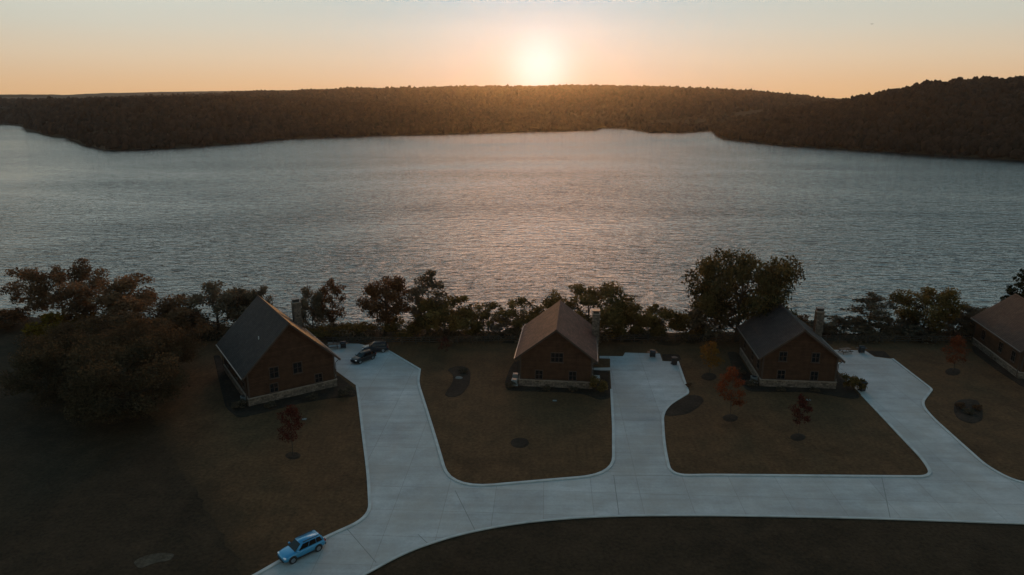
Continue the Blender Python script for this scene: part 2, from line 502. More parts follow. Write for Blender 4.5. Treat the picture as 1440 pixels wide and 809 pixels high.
# ------------------------------------------------------------------ hills on the far shore
def poly_az(pts):
    a = np.array([azel(*p) for p in pts])
    return a[:, 0], a[:, 1]
def shore_dist(pts):
    a, e = poly_az(pts)
    return a, (CAM_H - WATER_Z) / np.tan(np.radians(-e))
A1, D1 = shore_dist([(-200, 172), (0, 174), (30, 176.5), (40, 184), (78, 192.5), (92, 193), (120, 204), (152, 211.5), (250, 208), (330, 202), (400, 195), (520, 191),
                     (640, 188), (700, 186), (790, 184.5), (838, 182.5), (846, 179.5), (884, 180.5), (916, 186.5), (960, 186.5), (1000, 184.0), (1060, 184), (1700, 184)])
A3, D3 = shore_dist([(1003, 184.5), (1010, 191), (1020, 195), (1100, 204.5), (1200, 211), (1300, 217), (1440, 226), (1600, 236)])
TREE_H = 8.5
def layer(A, D, sky, ridge_d, treeh, foot=-11.0, taper=None):
    sa, se = poly_az(sky)
    def f(az, r):
        ds = np.interp(az, A, D)
        if taper is not None: ds = np.where(az < taper, 1e6, ds)
        dr = ridge_d(ds)
        H = CAM_H + dr * np.tan(np.radians(np.interp(az, sa, se))) - treeh
        t = (r - ds) / np.maximum(dr - ds, 1.0)
        up = np.where(t < 0, 0, np.clip(t, 0, 1))
        s = np.sin(up * math.pi / 2) ** 0.8
        z = foot + (WATER_Z + 1.6 - foot) * np.clip((r - ds + 14) / 22.0, 0, 1) + (H - WATER_Z - 1.6) * s
        z = z - np.clip(t - 1, 0, 3) * 18.0
        return np.where(r < ds - 40, foot, z)
    return f
L_pen = layer(A1, D1, [(-200, 143), (0, 142), (100, 141.5), (220, 138.5), (300, 137.5), (420, 140), (560, 146), (700, 155), (820, 163), (900, 168), (1000, 172), (1700, 172)],
              lambda ds: ds * 1.0 + 520, TREE_H)
L_mid = layer(A1, np.maximum(D1 + 40, 1500), [(-200, 146), (0, 144), (150, 139), (280, 133.5), (400, 130), (500, 126.3), (600, 124.8), (760, 123.3), (860, 123.3), (960, 126), (1060, 131), (1120, 138), (1180, 145),
              (1300, 152), (1700, 152)], lambda ds: np.maximum(ds + 200, 2150), TREE_H)
L_right = layer(A3, D3, [(1003, 176), (1040, 165), (1080, 157), (1130, 149), (1180, 143.5), (1220, 136), (1260, 128.5), (1300, 119), (1340, 115), (1440, 113.5), (1600, 112)],
                lambda ds: ds + 430, TREE_H, taper=A3[0])
def hill_z(az, r):
    z = np.maximum(np.maximum(L_pen(az, r), L_mid(az, r)), L_right(az, r))
    n = fbm(az / 1.6 + 50, r / 90.0, 21) * np.clip((z + 5) / 20, 0, 1) * 9.0
    return z + n
azs = np.arange(-44, 44.01, 0.2)
rs = np.concatenate([np.geomspace(480, 2300, 95), np.linspace(2340, 2800, 7)])
HA, HR = np.meshgrid(azs, rs)
HZ = hill_z(HA, HR)
hi = np.arange(HA.size).reshape(HA.shape)
HF = np.stack([hi[:-1, :-1], hi[1:, :-1], hi[1:, 1:], hi[:-1, 1:]], -1).reshape(-1, 4)
HV = np.stack([HR * np.sin(np.radians(HA)), HR * np.cos(np.radians(HA)), HZ], -1).reshape(-1, 3)
hills = bpy.data.objects.new('hills', np_mesh('hills', HV, HF[:, ::-1], M_HILL, smooth=True))
COL.objects.link(hills)
tag(hills, kind='structure')

def far_range(sky, r0, r1, r2):
    sa, se = poly_az(sky)
    a = np.arange(-46, 46.01, 0.25)
    H = CAM_H + r1 * np.tan(np.radians(np.interp(a, sa, se) + 0.018 * vnoise(a * 5, a * 0, 3) - 0.009 + 0.012 * (vnoise(a * 2.0, a * 0, 8) - 0.5)))
    rr = np.array([r0, r0 * 0.6 + r1 * 0.4, r1 * 0.85 + r0 * 0.15, r1, r2])
    sh = np.array([0, 0.45, 0.92, 1.0, 0.75])
    Z = WATER_Z - 3 + (H[None, :] - WATER_Z + 3) * sh[:, None]
    AA, RR = np.meshgrid(a, rr)
    V = np.stack([RR * np.sin(np.radians(AA)), RR * np.cos(np.radians(AA)), Z], -1).reshape(-1, 3)
    i = np.arange(AA.size).reshape(AA.shape)
    F = np.stack([i[:-1, :-1], i[1:, :-1], i[1:, 1:], i[:-1, 1:]], -1).reshape(-1, 4)[:, ::-1]
    o = bpy.data.objects.new('far_hills', np_mesh('far_hills', V, F, M_HILL, smooth=True))
    COL.objects.link(o)
    tag(o, kind='structure')
far_range([(-250, 136), (50, 137), (90, 133.5), (150, 131), (250, 129), (380, 127.2), (480, 126.3), (700, 129), (1000, 132), (1120, 136), (1190, 139.5), (1700, 141)], 2900, 3500, 3750)
far_range([(-250, 132), (0, 133), (70, 133), (140, 136), (1140, 138.5), (1170, 138.5), (1200, 139.5), (1700, 140)], 3780, 3900, 4000)

# forest covering the far hills: one uncountable mass of crowns
def leaf_material(name, dark, light, transl=0.25):
    m = bpy.data.materials.new(name)
    m.use_nodes = True
    nt = m.node_tree
    nt.nodes.clear()
    at_ = nt.nodes.new('ShaderNodeAttribute'); at_.attribute_name = 'tint'
    r = nt.nodes.new('ShaderNodeValToRGB')
    r.color_ramp.elements[0].color = (*dark, 1); r.color_ramp.elements[1].color = (*light, 1)
    nt.links.new(at_.outputs['Fac'], r.inputs[0])
    d = nt.nodes.new('ShaderNodeBsdfDiffuse'); nt.links.new(r.outputs[0], d.inputs[0])
    t = nt.nodes.new('ShaderNodeBsdfTranslucent'); nt.links.new(r.outputs[0], t.inputs[0])
    mx = nt.nodes.new('ShaderNodeMixShader'); mx.inputs[0].default_value = transl
    nt.links.new(d.outputs[0], mx.inputs[1]); nt.links.new(t.outputs[0], mx.inputs[2])
    o = nt.nodes.new('ShaderNodeOutputMaterial'); nt.links.new(mx.outputs[0], o.inputs[0])
    return m
def ico(sub):
    bm = bmesh.new(); bmesh.ops.create_icosphere(bm, subdivisions=sub, radius=1.0)
    bm.verts.index_update()
    V = np.array([v.co[:] for v in bm.verts]); F = np.array([[v.index for v in f.verts] for f in bm.faces]); bm.free()
    keep = (V[F].mean(1)[:, 2] > -0.35)
    return V, F[keep]
def forest(name, sub, az, r, size, seed):
    g = np.random.default_rng(seed)
    V0, F0 = ico(sub)
    n = len(az)
    z = hill_z(az, r)
    ok = z > WATER_Z - 0.6
    az, r, z, size = az[ok], r[ok], z[ok], size[ok]; n = len(az)
    P = np.stack([r * np.sin(np.radians(az)), r * np.cos(np.radians(az)), z], -1)
    hgt = size * g.uniform(1.0, 1.7, n)
    # uneven crowns: several lumps carved out of every sphere
    rad = np.ones((n, len(V0)))
    for k in range(5):
        d = g.normal(size=(n, 3)); d /= np.linalg.norm(d, axis=1, keepdims=True)
        dd = np.clip(d @ V0.T, 0, 1) ** 5
        rad += dd * g.uniform(-0.35, 0.45, (n, 1))
    rad += g.normal(0, 0.10, rad.shape)
    W = V0[None] * rad[..., None]
    W = W * np.stack([size, size, hgt], -1)[:, None, :]
    W[:, :, 2] += (hgt * 0.75)[:, None]
    W += P[:, None, :]
    F = F0[None] + (np.arange(n) * len(V0))[:, None, None]
    ct = np.clip(g.normal(0.38, 0.15, n), 0, 1)
    tint = np.clip(ct[:, None] + g.normal(0, 0.10, (n, len(F0))), 0, 1)
    return W.reshape(-1, 3), F.reshape(-1, 3), tint.ravel()
g = np.random.default_rng(3)
parts = []
def scatter(n, az0, az1, fr, sfun, sub, seed):
    gg = np.random.default_rng(seed)
    az = gg.uniform(az0, az1, n)
    r = fr(az, gg)
    return forest('f', sub, az, r, sfun(r, gg), seed)
near_ds = lambda az: np.minimum(np.interp(az, A1, D1), np.where(az >= A3[0], np.interp(az, A3, D3), 1e6))
# the rim of trees along the water, then the slopes behind
pieces = [
    scatter(3200, -42, 42, lambda a, q: near_ds(a) + q.uniform(-3, 26, len(a)), lambda r, q: q.uniform(2.2, 4.2, len(r)) * (0.75 + r / 3000), 2, 11),
    scatter(5600, A3[0], 42, lambda a, q: np.interp(a, A3, D3) + q.uniform(5, 520, len(a)), lambda r, q: q.uniform(2.4, 4.6, len(r)), 3, 12),
    scatter(8000, -42, 17.5, lambda a, q: np.interp(a, A1, D1) + 10 + 620 * q.uniform(0, 1, len(a)) ** 1.2, lambda r, q: q.uniform(2.4, 4.4, len(r)) * (0.8 + r / 3500), 2, 13),
    scatter(11000, -42, 26, lambda a, q: np.interp(a, A1, D1) + 400 + np.maximum(2210 - np.interp(a, A1, D1) - 400, 120) * q.uniform(0, 1, len(a)) ** 0.9, lambda r, q: q.uniform(2.6, 4.6, len(r)) * (0.8 + r / 3500), 2, 14),
    scatter(3600, -42, 26, lambda a, q: 2150 + q.uniform(-60, 50, len(a)), lambda r, q: q.uniform(3.0, 5.0, len(r)), 2, 15),
]
off = 0; FV, FF, FT = [], [], []
for V, F, T in pieces:
    FV.append(V); FF.append(F + off); FT.append(T); off += len(V)
M_FOREST = leaf_material('forest_foliage', (0.014, 0.011, 0.009), (0.068, 0.038, 0.024), 0.15)
fo = bpy.data.objects.new('forest', np_mesh('forest', np.concatenate(FV), np.concatenate(FF), M_FOREST, np.concatenate(FT)))
COL.objects.link(fo)
tag(fo, 'dark autumn forest covering the hills on the far shore of the lake', 'forest', kind='stuff')

# ------------------------------------------------------------------ haze
hz = box('haze', (-6500, 6500, -120, 4100, -15.8, 420), None)
hm = bpy.data.materials.new('haze_air'); hm.use_nodes = True
hn = hm.node_tree; hn.nodes.clear()
pv = hn.nodes.new('ShaderNodeVolumePrincipled')
pv.inputs['Color'].default_value = (0.93, 0.89, 0.87, 1)
pv.inputs['Density'].default_value = 0.00003
pv.inputs['Anisotropy'].default_value = 0.81
ho = hn.nodes.new('ShaderNodeOutputMaterial'); hn.links.new(pv.outputs[0], ho.inputs['Volume'])
hz.data.materials.append(hm)
tag(hz, kind='stuff')

# ------------------------------------------------------------------ lawn, road, driveways
def P2(px, py): return at(px, py, 0.0).to_2d()
# mown lawn: everything between the rough field at lower left and the bank fence, except the far side of the road
lawn_px = [(345, 815), (330, 780), (300, 735), (262, 672), (228, 620), (205, 575), (190, 540), (205, 500), (262, 480), (420, 478)]
lawn_poly = [P2(*p) for p in lawn_px] + [Vector((-20, 117)), Vector((60, 116)), Vector((135, 118)), Vector((150, 60)), P2(1460, 682), P2(1300, 690), P2(1000, 692), P2(860, 694), P2(700, 705), P2(600, 735), P2(500, 790), P2(430, 840)]
_jr = random.Random(4)
_jag = []
for _i, _p in enumerate(lawn_poly):
    _q = lawn_poly[(_i + 1) % len(lawn_poly)]
    _n = max(1, int((_q - _p).length / 0.9)) if _i < 9 else 1          # ragged edge where mown grass meets the field
    for _k in range(_n):
        _v = _p.lerp(_q, _k / _n)
        _jag.append(_v + Vector((_jr.uniform(-0.35, 0.35), _jr.uniform(-0.25, 0.25))) if _n > 1 else _v)
lawn = sheet('lawn', _jag, 0.004, M_LAWN)
tag(lawn, kind='structure')

def concrete_material():
    m = mat('concrete', (0.4, 0.4, 0.38), 0.85, 0.3)
    nt = m.node_tree; p = nt.nodes['Principled BSDF']
    co = nt.nodes.new('ShaderNodeTexCoord')
    br = nt.nodes.new('ShaderNodeTexBrick'); br.offset = 0.0
    br.inputs['Scale'].default_value = 1.0; br.inputs['Brick Width'].default_value = 5.2; br.inputs['Row Height'].default_value = 4.4
    br.inputs['Mortar Size'].default_value = 0.035; br.inputs['Mortar Smooth'].default_value = 0.3; br.inputs['Bias'].default_value = 0.0
    br.inputs['Color1'].default_value = (0.46, 0.445, 0.42, 1); br.inputs['Color2'].default_value = (0.40, 0.385, 0.365, 1); br.inputs['Mortar'].default_value = (0.29, 0.275, 0.255, 1)
    mp = nt.nodes.new('ShaderNodeMapping'); mp.inputs['Rotation'].default_value = (0, 0, R(3))
    nt.links.new(co.outputs['Object'], mp.inputs['Vector']); nt.links.new(mp.outputs[0], br.inputs['Vector'])
    def noise(scale, sx, sy, lo, hi, det=6):
        q = nt.nodes.new('ShaderNodeMapping'); q.inputs['Scale'].default_value = (sx, sy, 1); nt.links.new(co.outputs['Object'], q.inputs['Vector'])
        n = nt.nodes.new('ShaderNodeTexNoise'); n.inputs['Scale'].default_value = scale; n.inputs['Detail'].default_value = det; n.inputs['Roughness'].default_value = 0.6
        nt.links.new(q.outputs[0], n.inputs['Vector'])
        r = nt.nodes.new('ShaderNodeMapRange'); r.inputs['From Min'].default_value = 0.3; r.inputs['From Max'].default_value = 0.7
        r.inputs['To Min'].default_value = lo; r.inputs['To Max'].default_value = hi
        nt.links.new(n.outputs['Fac'], r.inputs['Value']); return r.outputs[0]
    c = br.outputs['Color']
    for f in (noise(0.09, 1, 1, 0.78, 1.20), noise(0.5, 0.12, 1.6, 0.84, 1.12), noise(0.45, 1, 1, 0.86, 1.12), noise(3.0, 1, 1, 0.90, 1.08)):
        s = nt.nodes.new('ShaderNodeVectorMath'); s.operation = 'SCALE'
        nt.links.new(c, s.inputs[0]); nt.links.new(f, s.inputs['Scale']); c = s.outputs[0]
    # tyre-darkened and earthy patches
    n = noise(0.16, 1, 1, -0.1, 0.75, 6)
    mx = nt.nodes.new('ShaderNodeMix'); mx.data_type = 'RGBA'; nt.links.new(n, mx.inputs['Factor'])
    ia = [q for q in mx.inputs if q.type == 'RGBA']; nt.links.new(c, ia[0]); ia[1].default_value = (0.35, 0.30, 0.25, 1)
    nt.links.new([q for q in mx.outputs if q.type == 'RGBA'][0], p.inputs['Base Color'])
    b = nt.nodes.new('ShaderNodeBump'); b.inputs['Strength'].default_value = 0.25; b.inputs['Distance'].default_value = 0.02
    nt.links.new(noise(8.0, 0.2, 2, 0, 1), b.inputs['Height']); nt.links.new(b.outputs[0], p.inputs['Normal'])
    return m
M_CONC = concrete_material()
M_KERB = mat('kerb_concrete', (0.43, 0.42, 0.39), 0.85, 0.3, noise=(0.8, 0.15))
M_JOINT = mat('joint_filler', (0.20, 0.19, 0.17), 0.9)
# road + three driveways traced as one slab: (pixel x, pixel y, corner radius in metres)
pave = [
    (150, 905, 0), (260, 860, 0), (360, 809, 0), (405, 783, 12), (458, 756, 12), (521, 728, 7), (518, 668, 8), (511, 615, 4), (504.5, 560, 0), (502, 543, 0),
    (473, 522, 0), (462, 498, 0), (461, 481.5, 0), (505, 483.5, 0), (545, 493, 0), (590.6, 520, 0), (587.5, 538, 3), (600, 577, 4), (613, 619, 4), (633, 688, 9),
    (760, 676.5, 20), (863, 668, 6), (862.5, 600, 0), (859.7, 548, 0), (858, 521, 0),
    (833, 521.5, 0), (833, 517.5, 0), (858, 517.0, 0), (858, 504.5, 0), (843, 504, 0), (843, 500.8, 0),
    (876, 501.2, 0), (879, 496, 0), (928, 497.5, 0), (931.7, 508, 0), (953, 509, 0), (963, 538, 0), (968, 553, 0.6), (931, 576, 7), (934, 628, 5), (943, 669.5, 7),
    (1000, 668.5, 0), (1160, 669.8, 0), (1312, 671, 8), (1300, 649, 5), (1212, 556, 0), (1174, 518, 0), (1174, 510, 0), (1185, 510, 0), (1166.5, 492, 0),
    (1216, 493, 0), (1230, 502, 0), (1255, 505, 0), (1310.5, 548, 0.6), (1295, 568, 3), (1310, 587, 4), (1388, 657, 14), (1432, 680, 14), (1560, 686, 0), (1900, 690, 0),
    (1900, 755, 0), (1560, 741, 0), (1440, 737, 30), (1200, 728.5, 30), (1000, 725, 30), (880, 725.5, 30), (800, 729, 30), (720, 737, 30), (640, 753, 30), (570, 777, 20), (512, 809, 0), (420, 868, 0), (340, 930, 0)]
pave_poly = fillet([P2(a, b) for a, b, r in pave], [r for a, b, r in pave])
paving = sheet('road', pave_poly, 0.008, M_CONC)
tag(paving, kind='structure')
# kerbs follow the outer edges of the paving, leaving the house side of each pad open
def edge_between(p, q):
    a = min(range(len(pave_poly)), key=lambda i: (pave_poly[i] - P2(*p)).length)
    b = min(range(len(pave_poly)), key=lambda i: (pave_poly[i] - P2(*q)).length)
    return pave_poly[a:b + 1]
for p, q in (((150, 905), (502, 543)), ((545, 493), (859.7, 548)), ((953, 509), (1212, 556)), ((1255, 505), (1900, 690)), ((1900, 755), (340, 930))):
    k = strip('kerb', edge_between(p, q), 0.34 if p[0] != 1900 else 0.22, 0.0, 0.11, M_KERB)
    tag(k, kind='structure')
for (a, b) in (((863, 668.5), (870.5, 724.5)), ((486, 741.5), (529, 791.5)), ((860, 668.5), (945, 669.3)), ((588, 752), (601, 764)), ((1240, 671.5), (1252, 729.5)), ((640, 690), (668, 746))):
    A, B = P2(*a), P2(*b)
    d = (B - A).normalized(); nn = Vector((-d.y, d.x)) * 0.035
    j = sheet('road_joint', [A + nn, A - nn, B - nn, B + nn], 0.012, M_JOINT)
    tag(j, kind='structure')
def bed(px, label, z=0.010, cat='mulch bed', r=1.2, group=None):
    pl = fillet([P2(*p) for p in px], [r] * len(px), 5)
    # a low mound with a soft edge
    c = sum(pl, Vector((0, 0))) / len(pl)
    n = len(pl)
    V = [(p.x, p.y, z) for p in pl]
    ins = []
    for p in pl:
        d = c - p; ins.append(p + d.normalized() * min(0.3, d.length * 0.3))
    V += [(p.x, p.y, z + 0.07) for p in ins]
    F = [(i, (i + 1) % n, n + (i + 1) % n, n + i) for i in range(n)]
    vs = [Vector((p.x, p.y, 0)) for p in ins]
    for t in tessellate_polygon([vs]):
        F.append(tuple(n + i for i in t))
    o = mesh_obj('mulch_bed', V, F, M_MULCH)
    bm = bmesh.new(); bm.from_mesh(o.data); bmesh.ops.recalc_face_normals(bm, faces=bm.faces)
    if sum(f.normal.z * f.calc_area() for f in bm.faces) < 0: bmesh.ops.reverse_faces(bm, faces=bm.faces)
    bm.to_mesh(o.data); bm.free()
    tag(o, label, cat, group)
    return o
def ring_px(cx, cy, rx, ry, n=14): return [(cx + rx * math.cos(2 * math.pi * i / n), cy + ry * math.sin(2 * math.pi * i / n)) for i in range(n)]
bed([(628, 520), (640, 515), (655, 515), (662, 522), (661, 540), (650, 555), (637, 560), (625, 557), (628, 550), (636, 540), (638, 528)], 'dark kidney shaped mulch bed in the lawn beside the long left driveway', r=1.6)
bed([(933, 577), (944, 568), (968, 555.5), (984, 556), (991, 563), (983, 573), (966, 583), (950, 585), (934, 585)], 'dark crescent mulch bed in the bend of the middle driveway', r=1.2)
bed([(930.5, 498), (955, 498.5), (958, 506), (953, 508.3), (932.6, 507.3)], 'small dark mulch bed at the head of the middle driveway', r=0.5)
bed([(1218, 493.5), (1244, 494), (1254, 503.8), (1231, 501.3)], 'small dark mulch bed at the head of the right driveway', r=0.5)
bed([(1342, 566), (1352, 561), (1374, 562), (1382, 574), (1382, 592), (1366, 597), (1347, 590), (1341, 580)], 'planted mulch bed on the lawn beyond the right driveway', r=1.4)
bed([(709, 541), (716, 520), (724, 507), (731, 507), (732, 538), (734, 544.5), (828, 546), (829, 520), (857, 522), (858, 561), (842, 563), (824, 555), (790, 552), (714, 550)], 'dark mulch bed wrapped around the red brown middle house', r=1.0)
bed([(317, 573), (310, 545), (300, 500), (308, 500), (330, 548), (353, 572), (474, 544), (475, 527), (499, 547), (502, 558), (470, 560), (420, 568), (374, 580), (335, 589)], 'dark mulch bed wrapped around the large left house', r=1.0)
bed([(1033, 530), (1026, 505), (1022, 495), (1036, 495), (1048, 520), (1068, 545), (1174, 547.5), (1175, 522), (1211, 559), (1200, 562), (1140, 552), (1052, 551)], 'dark mulch bed wrapped around the house under the big oak', r=1.0)
bed([(1369, 496), (1366, 486), (1384, 488), (1440, 533), (1480, 535), (1480, 549), (1440, 546), (1400, 520)], 'dark mulch bed along the house cut by the picture edge', r=1.0)

# a bare pale patch in the rough field
M_BARE = ground_material('bare_soil', (0.085, 0.066, 0.048), (0.045, 0.032, 0.018), (0.11, 0.09, 0.066))
bare = sheet('bare_ground', fillet([P2(*p) for p in [(186, 790), (205, 781), (226, 777), (247, 779), (240, 788), (215, 792), (196, 801)]], [1.0] * 7), 0.004, M_BARE)
tag(bare, kind='structure')

# ------------------------------------------------------------------ houses
M_WALL = banded('timber_wall', (0.076, 0.037, 0.021), (0.058, 0.029, 0.017), 'wall', (6.0, 0.22), 0.75, 0.10, 0.5, (1.2, 0.25))
M_STONE = banded('stone_wall', (0.200, 0.146, 0.110), (0.090, 0.066, 0.050), 'wall', (0.52, 0.27), 0.9, 0.10, 0.6, (3.0, 0.35))
M_TRIM = mat('dark_trim', (0.050, 0.029, 0.019), 0.6, noise=(3.0, 0.15))
M_GUTTER = mat('gutter_metal', (0.11, 0.09, 0.075), 0.5, metal=0.3)
M_GLASS = mat('window_glass', (0.010, 0.012, 0.014), 0.06, 0.6)
M_CAP = mat('chimney_cap_metal', (0.05, 0.045, 0.042), 0.5, metal=0.6)
M_CAPSTONE = mat('cap_stone', (0.25, 0.18, 0.135), 0.85, noise=(2.0, 0.15))
M_PIPE = mat('vent_pipe', (0.45, 0.44, 0.42), 0.6)
def shingles(name, a, b):
    return banded(name, a, b, 'YZ', (0.62, 0.15), 0.78, 0.12, 0.6, (0.9, 0.22))
ROOFM = {'grey': shingles('grey_shingles', (0.050, 0.038, 0.034), (0.038, 0.029, 0.026)),
         'brown': shingles('brown_shingles', (0.150, 0.070, 0.048), (0.108, 0.051, 0.037)),
         'umber': shingles('umber_shingles', (0.060, 0.040, 0.031), (0.045, 0.030, 0.024))}
def window(root, w, h, wall, pos, z, mullions=1):
    """wall: 'f' front (y=0), 'b' back, 'l' left, 'r' right; pos along that wall; z centre"""
    W, L = root['_w'], root['_l']
    mtx = {'f': Matrix.Translation((pos, 0, z)), 'b': Matrix.Translation((pos, L, z)) @ Matrix.Rotation(math.pi, 4, 'Z'),
           'l': Matrix.Translation((-W / 2, pos, z)) @ Matrix.Rotation(-math.pi / 2, 4, 'Z'), 'r': Matrix.Translation((W / 2, pos, z)) @ Matrix.Rotation(math.pi / 2, 4, 'Z')}[wall]
    t = 0.11
    bm = bmesh.new()
    bx(bm, -w / 2 - t, -w / 2, -0.07, 0.05, -h / 2 - t, h / 2 + t, mtx); bx(bm, w / 2, w / 2 + t, -0.07, 0.05, -h / 2 - t, h / 2 + t, mtx)
    bx(bm, -w / 2, w / 2, -0.068, 0.05, h / 2, h / 2 + t, mtx); bx(bm, -w / 2, w / 2, -0.068, 0.05, -h / 2 - t, -h / 2, mtx)
    for k in range(mullions):
        x = -w / 2 + w * (k + 1) / (mullions + 1)
        bx(bm, x - 0.03, x + 0.03, -0.05, -0.03, -h / 2, h / 2, mtx)
    bx(bm, -w / 2, w / 2, -0.047, -0.031, -0.025, 0.025, mtx)
    # the frame keeps its own object as the window; pane and sill are its pieces
    f = bm_obj('window', bm, M_TRIM, root)
    bm = bmesh.new(); bx(bm, -w / 2, w / 2, -0.029, 0.04, -h / 2, h / 2, mtx); bm_obj('pane', bm, M_GLASS, f)
    bm = bmesh.new(); bx(bm, -w / 2 - t - 0.05, w / 2 + t + 0.05, -0.15, 0.03, -h / 2 - t - 0.07, -h / 2 - t - 0.003, mtx); bm_obj('sill', bm, M_TRIM, f)
def house(loc, rz, label, W=10.6, L=14.0, eave=4.9, apex=9.0, roof='grey', front=(), chim_y=8.0, chim_top=9.7, vents=((-2.6, 5.0),), stone_h=1.05, chim_in=0.0):
    root = empty('lakeside_house', loc, rz)
    root['_w'] = W; root['_l'] = L
    tag(root, label, 'house', 'timber houses along the lake shore')
    m = (apex - eave) / (W / 2)
    ov, og, t = 0.72, 0.55, 0.24
    bm = bmesh.new()
    prism(bm, [(-W / 2, 0), (W / 2, 0), (W / 2, eave), (0, apex - 0.02), (-W / 2, eave)], 'y', 0, L)
    bm_obj('wall', bm, M_WALL, root)
    bm = bmesh.new()
    q = 0.14
    bx(bm, -W / 2 - q, W / 2 + q, -q, -0.001, -0.1, stone_h); bx(bm, -W / 2 - q, W / 2 + q, L + 0.001, L + q, -0.1, stone_h)
    bx(bm, -W / 2 - q, -W / 2 - 0.001, -0.001, L + 0.001, -0.1, stone_h - 0.003); bx(bm, W / 2 + 0.001, W / 2 + q, -0.001, L + 0.001, -0.1, stone_h - 0.003)
    sb = bm_obj('stone_base', bm, M_STONE, root)
    bm = bmesh.new()
    bx(bm, -W / 2 - q - .06, W / 2 + q + .06, -q - .06, -0.002, stone_h + .002, stone_h + .09); bx(bm, -W / 2 - q - .06, -W / 2 - 0.002, 0, L, stone_h + .002, stone_h + .088)
    bx(bm, W / 2 + 0.002, W / 2 + q + .06, 0, L, stone_h + .002, stone_h + .088)
    bm_obj('capstone', bm, M_CAPSTONE, sb)
    xe = W / 2 + ov; ze = eave - m * ov
    bm = bmesh.new()
    prism(bm, [(-xe, ze), (0, apex), (xe, ze), (xe, ze + t), (0, apex + t), (-xe, ze + t)], 'y', -og, L + og)
    rf = bm_obj('roof', bm, ROOFM[roof], root)
    bm = bmesh.new()
    prism(bm, [(-0.22, apex + t - 0.22 * m + 0.012), (0, apex + t + 0.012), (0.22, apex + t - 0.22 * m + 0.012), (0.22, apex + t - 0.22 * m + 0.05), (0, apex + t + 0.05), (-0.22, apex + t - 0.22 * m + 0.05)], 'y', -og - .01, L + og + .01)
    bm_obj('ridge_cap', bm, ROOFM[roof], rf)
    for (vx, vy) in vents:
        zz = apex + t - abs(vx) * m
        bm = bmesh.new(); tube(bm, [(vx, vy, zz - 0.15), (vx, vy, zz + 0.45)], 0.075, 8); bm_obj('vent_pipe', bm, M_PIPE, rf)
    for y0 in (-og, L + og):
        for s in (-1, 1):
            bm = bmesh.new()
            ya, yb = (y0 - 0.045, y0 - 0.002) if y0 < 0 else (y0 + 0.002, y0 + 0.045)
            prism(bm, [(s * xe, ze - 0.10), (s * 0.004, apex - 0.10), (s * 0.004, apex + t - 0.01), (s * xe, ze + t - 0.01)], 'y', ya, yb)
            bm_obj('bargeboard', bm, M_TRIM, root)
    for s in (-1, 1):
        bm = bmesh.new(); bx(bm, *sorted((s * (xe + 0.003), s * (xe + 0.13))), -og, L + og, ze + 0.05, ze + t - 0.02); bm_obj('gutter', bm, M_GUTTER, root)
        for yy in (0.25, L - 0.25):
            bm = bmesh.new(); tube(bm, [(s * (xe + .06), yy, ze + 0.06), (s * (xe + .02), yy, ze - 0.15), (s * (W / 2 + .24), yy, ze - 0.55), (s * (W / 2 + .24), yy, 0.12)], 0.05, 6)
            bm_obj('downpipe', bm, M_TRIM, root)
        for yy in (-0.02, L + 0.02):
            bm = bmesh.new(); bx(bm, *sorted((s * (W / 2 - 0.2), s * (W / 2 + 0.03))), yy - 0.03, yy + 0.03, stone_h + 0.1, eave - 0.1); bm_obj('corner_board', bm, M_TRIM, root)
    # chimney on the right long side (on one house it comes up through the roof slope)
    cx0 = W / 2 - chim_in
    bm = bmesh.new()
    bx(bm, cx0 + 0.002, cx0 + 1.15, chim_y - 0.95, chim_y + 0.95, -0.1, 2.6)
    prism(bm, [(chim_y - 0.95, 2.6), (chim_y + 0.95, 2.6), (chim_y + 0.55, 3.4), (chim_y - 0.55, 3.4)], 'x', cx0 + 0.002, cx0 + 1.15)
    bx(bm, cx0 + 0.002, cx0 + 1.15, chim_y - 0.55, chim_y + 0.55, 3.4, chim_top - 0.7)
    ch = bm_obj('chimney', bm, M_STONE, root)
    bm = bmesh.new(); bx(bm, cx0 + 0.002 - .08, cx0 + 1.23, chim_y - 0.63, chim_y + 0.63, chim_top - 0.698, chim_top - 0.55, bevel=0.03); bm_obj('chimney_ledge', bm, M_CAPSTONE, ch)
    bm = bmesh.new(); bx(bm, cx0 + 0.12, cx0 + 1.03, chim_y - 0.43, chim_y + 0.43, chim_top - 0.548, chim_top - 0.14); bx(bm, cx0 - 0.02, cx0 + 1.17, chim_y - 0.57, chim_y + 0.57, chim_top - 0.138, chim_top - 0.06)
    bm_obj('chimney_cap', bm, M_CAP, ch)
    for (w, h, x, z, mu) in front: window(root, w, h, 'f', x, z, mu)
    for wl in ('l', 'r'):
        for fy in (0.16, 0.42, 0.80): 
            if wl == 'r' and fy == 0.42: continue
            window(root, 1.1, 1.5, wl, L * fy, 2.75, 1)
    window(root, 2.4, 2.0, 'b', 0, 5.6, 3); window(root, 2.2, 1.6, 'b', -2.4, 2.6, 2); window(root, 2.2, 1.6, 'b', 2.4, 2.6, 2)
    # side door with a step, towards the driveway
    dy = L * 0.27
    d = box('door', (W / 2 + 0.002, W / 2 + 0.07, dy - 0.5, dy + 0.5, 0.35, 2.5), M_TRIM, root)
    box('handle', (W / 2 + 0.072, W / 2 + 0.13, dy + 0.32, dy + 0.40, 1.35, 1.5), M_CAP, d)
    box('step', (W / 2 + 0.145, W / 2 + 1.3, dy - 0.8, dy + 0.8, -0.05, 0.33), M_CONC, root)
    return root
def P3(px, py): 
    v = at(px, py, 0.0); return (v.x, v.y, 0.0)
h2_front = [(1.7, 1.35, 0.15, 4.75, 2), (1.0, 1.3, -2.45, 1.95, 1), (1.0, 1.3, 2.5, 1.95, 1)]
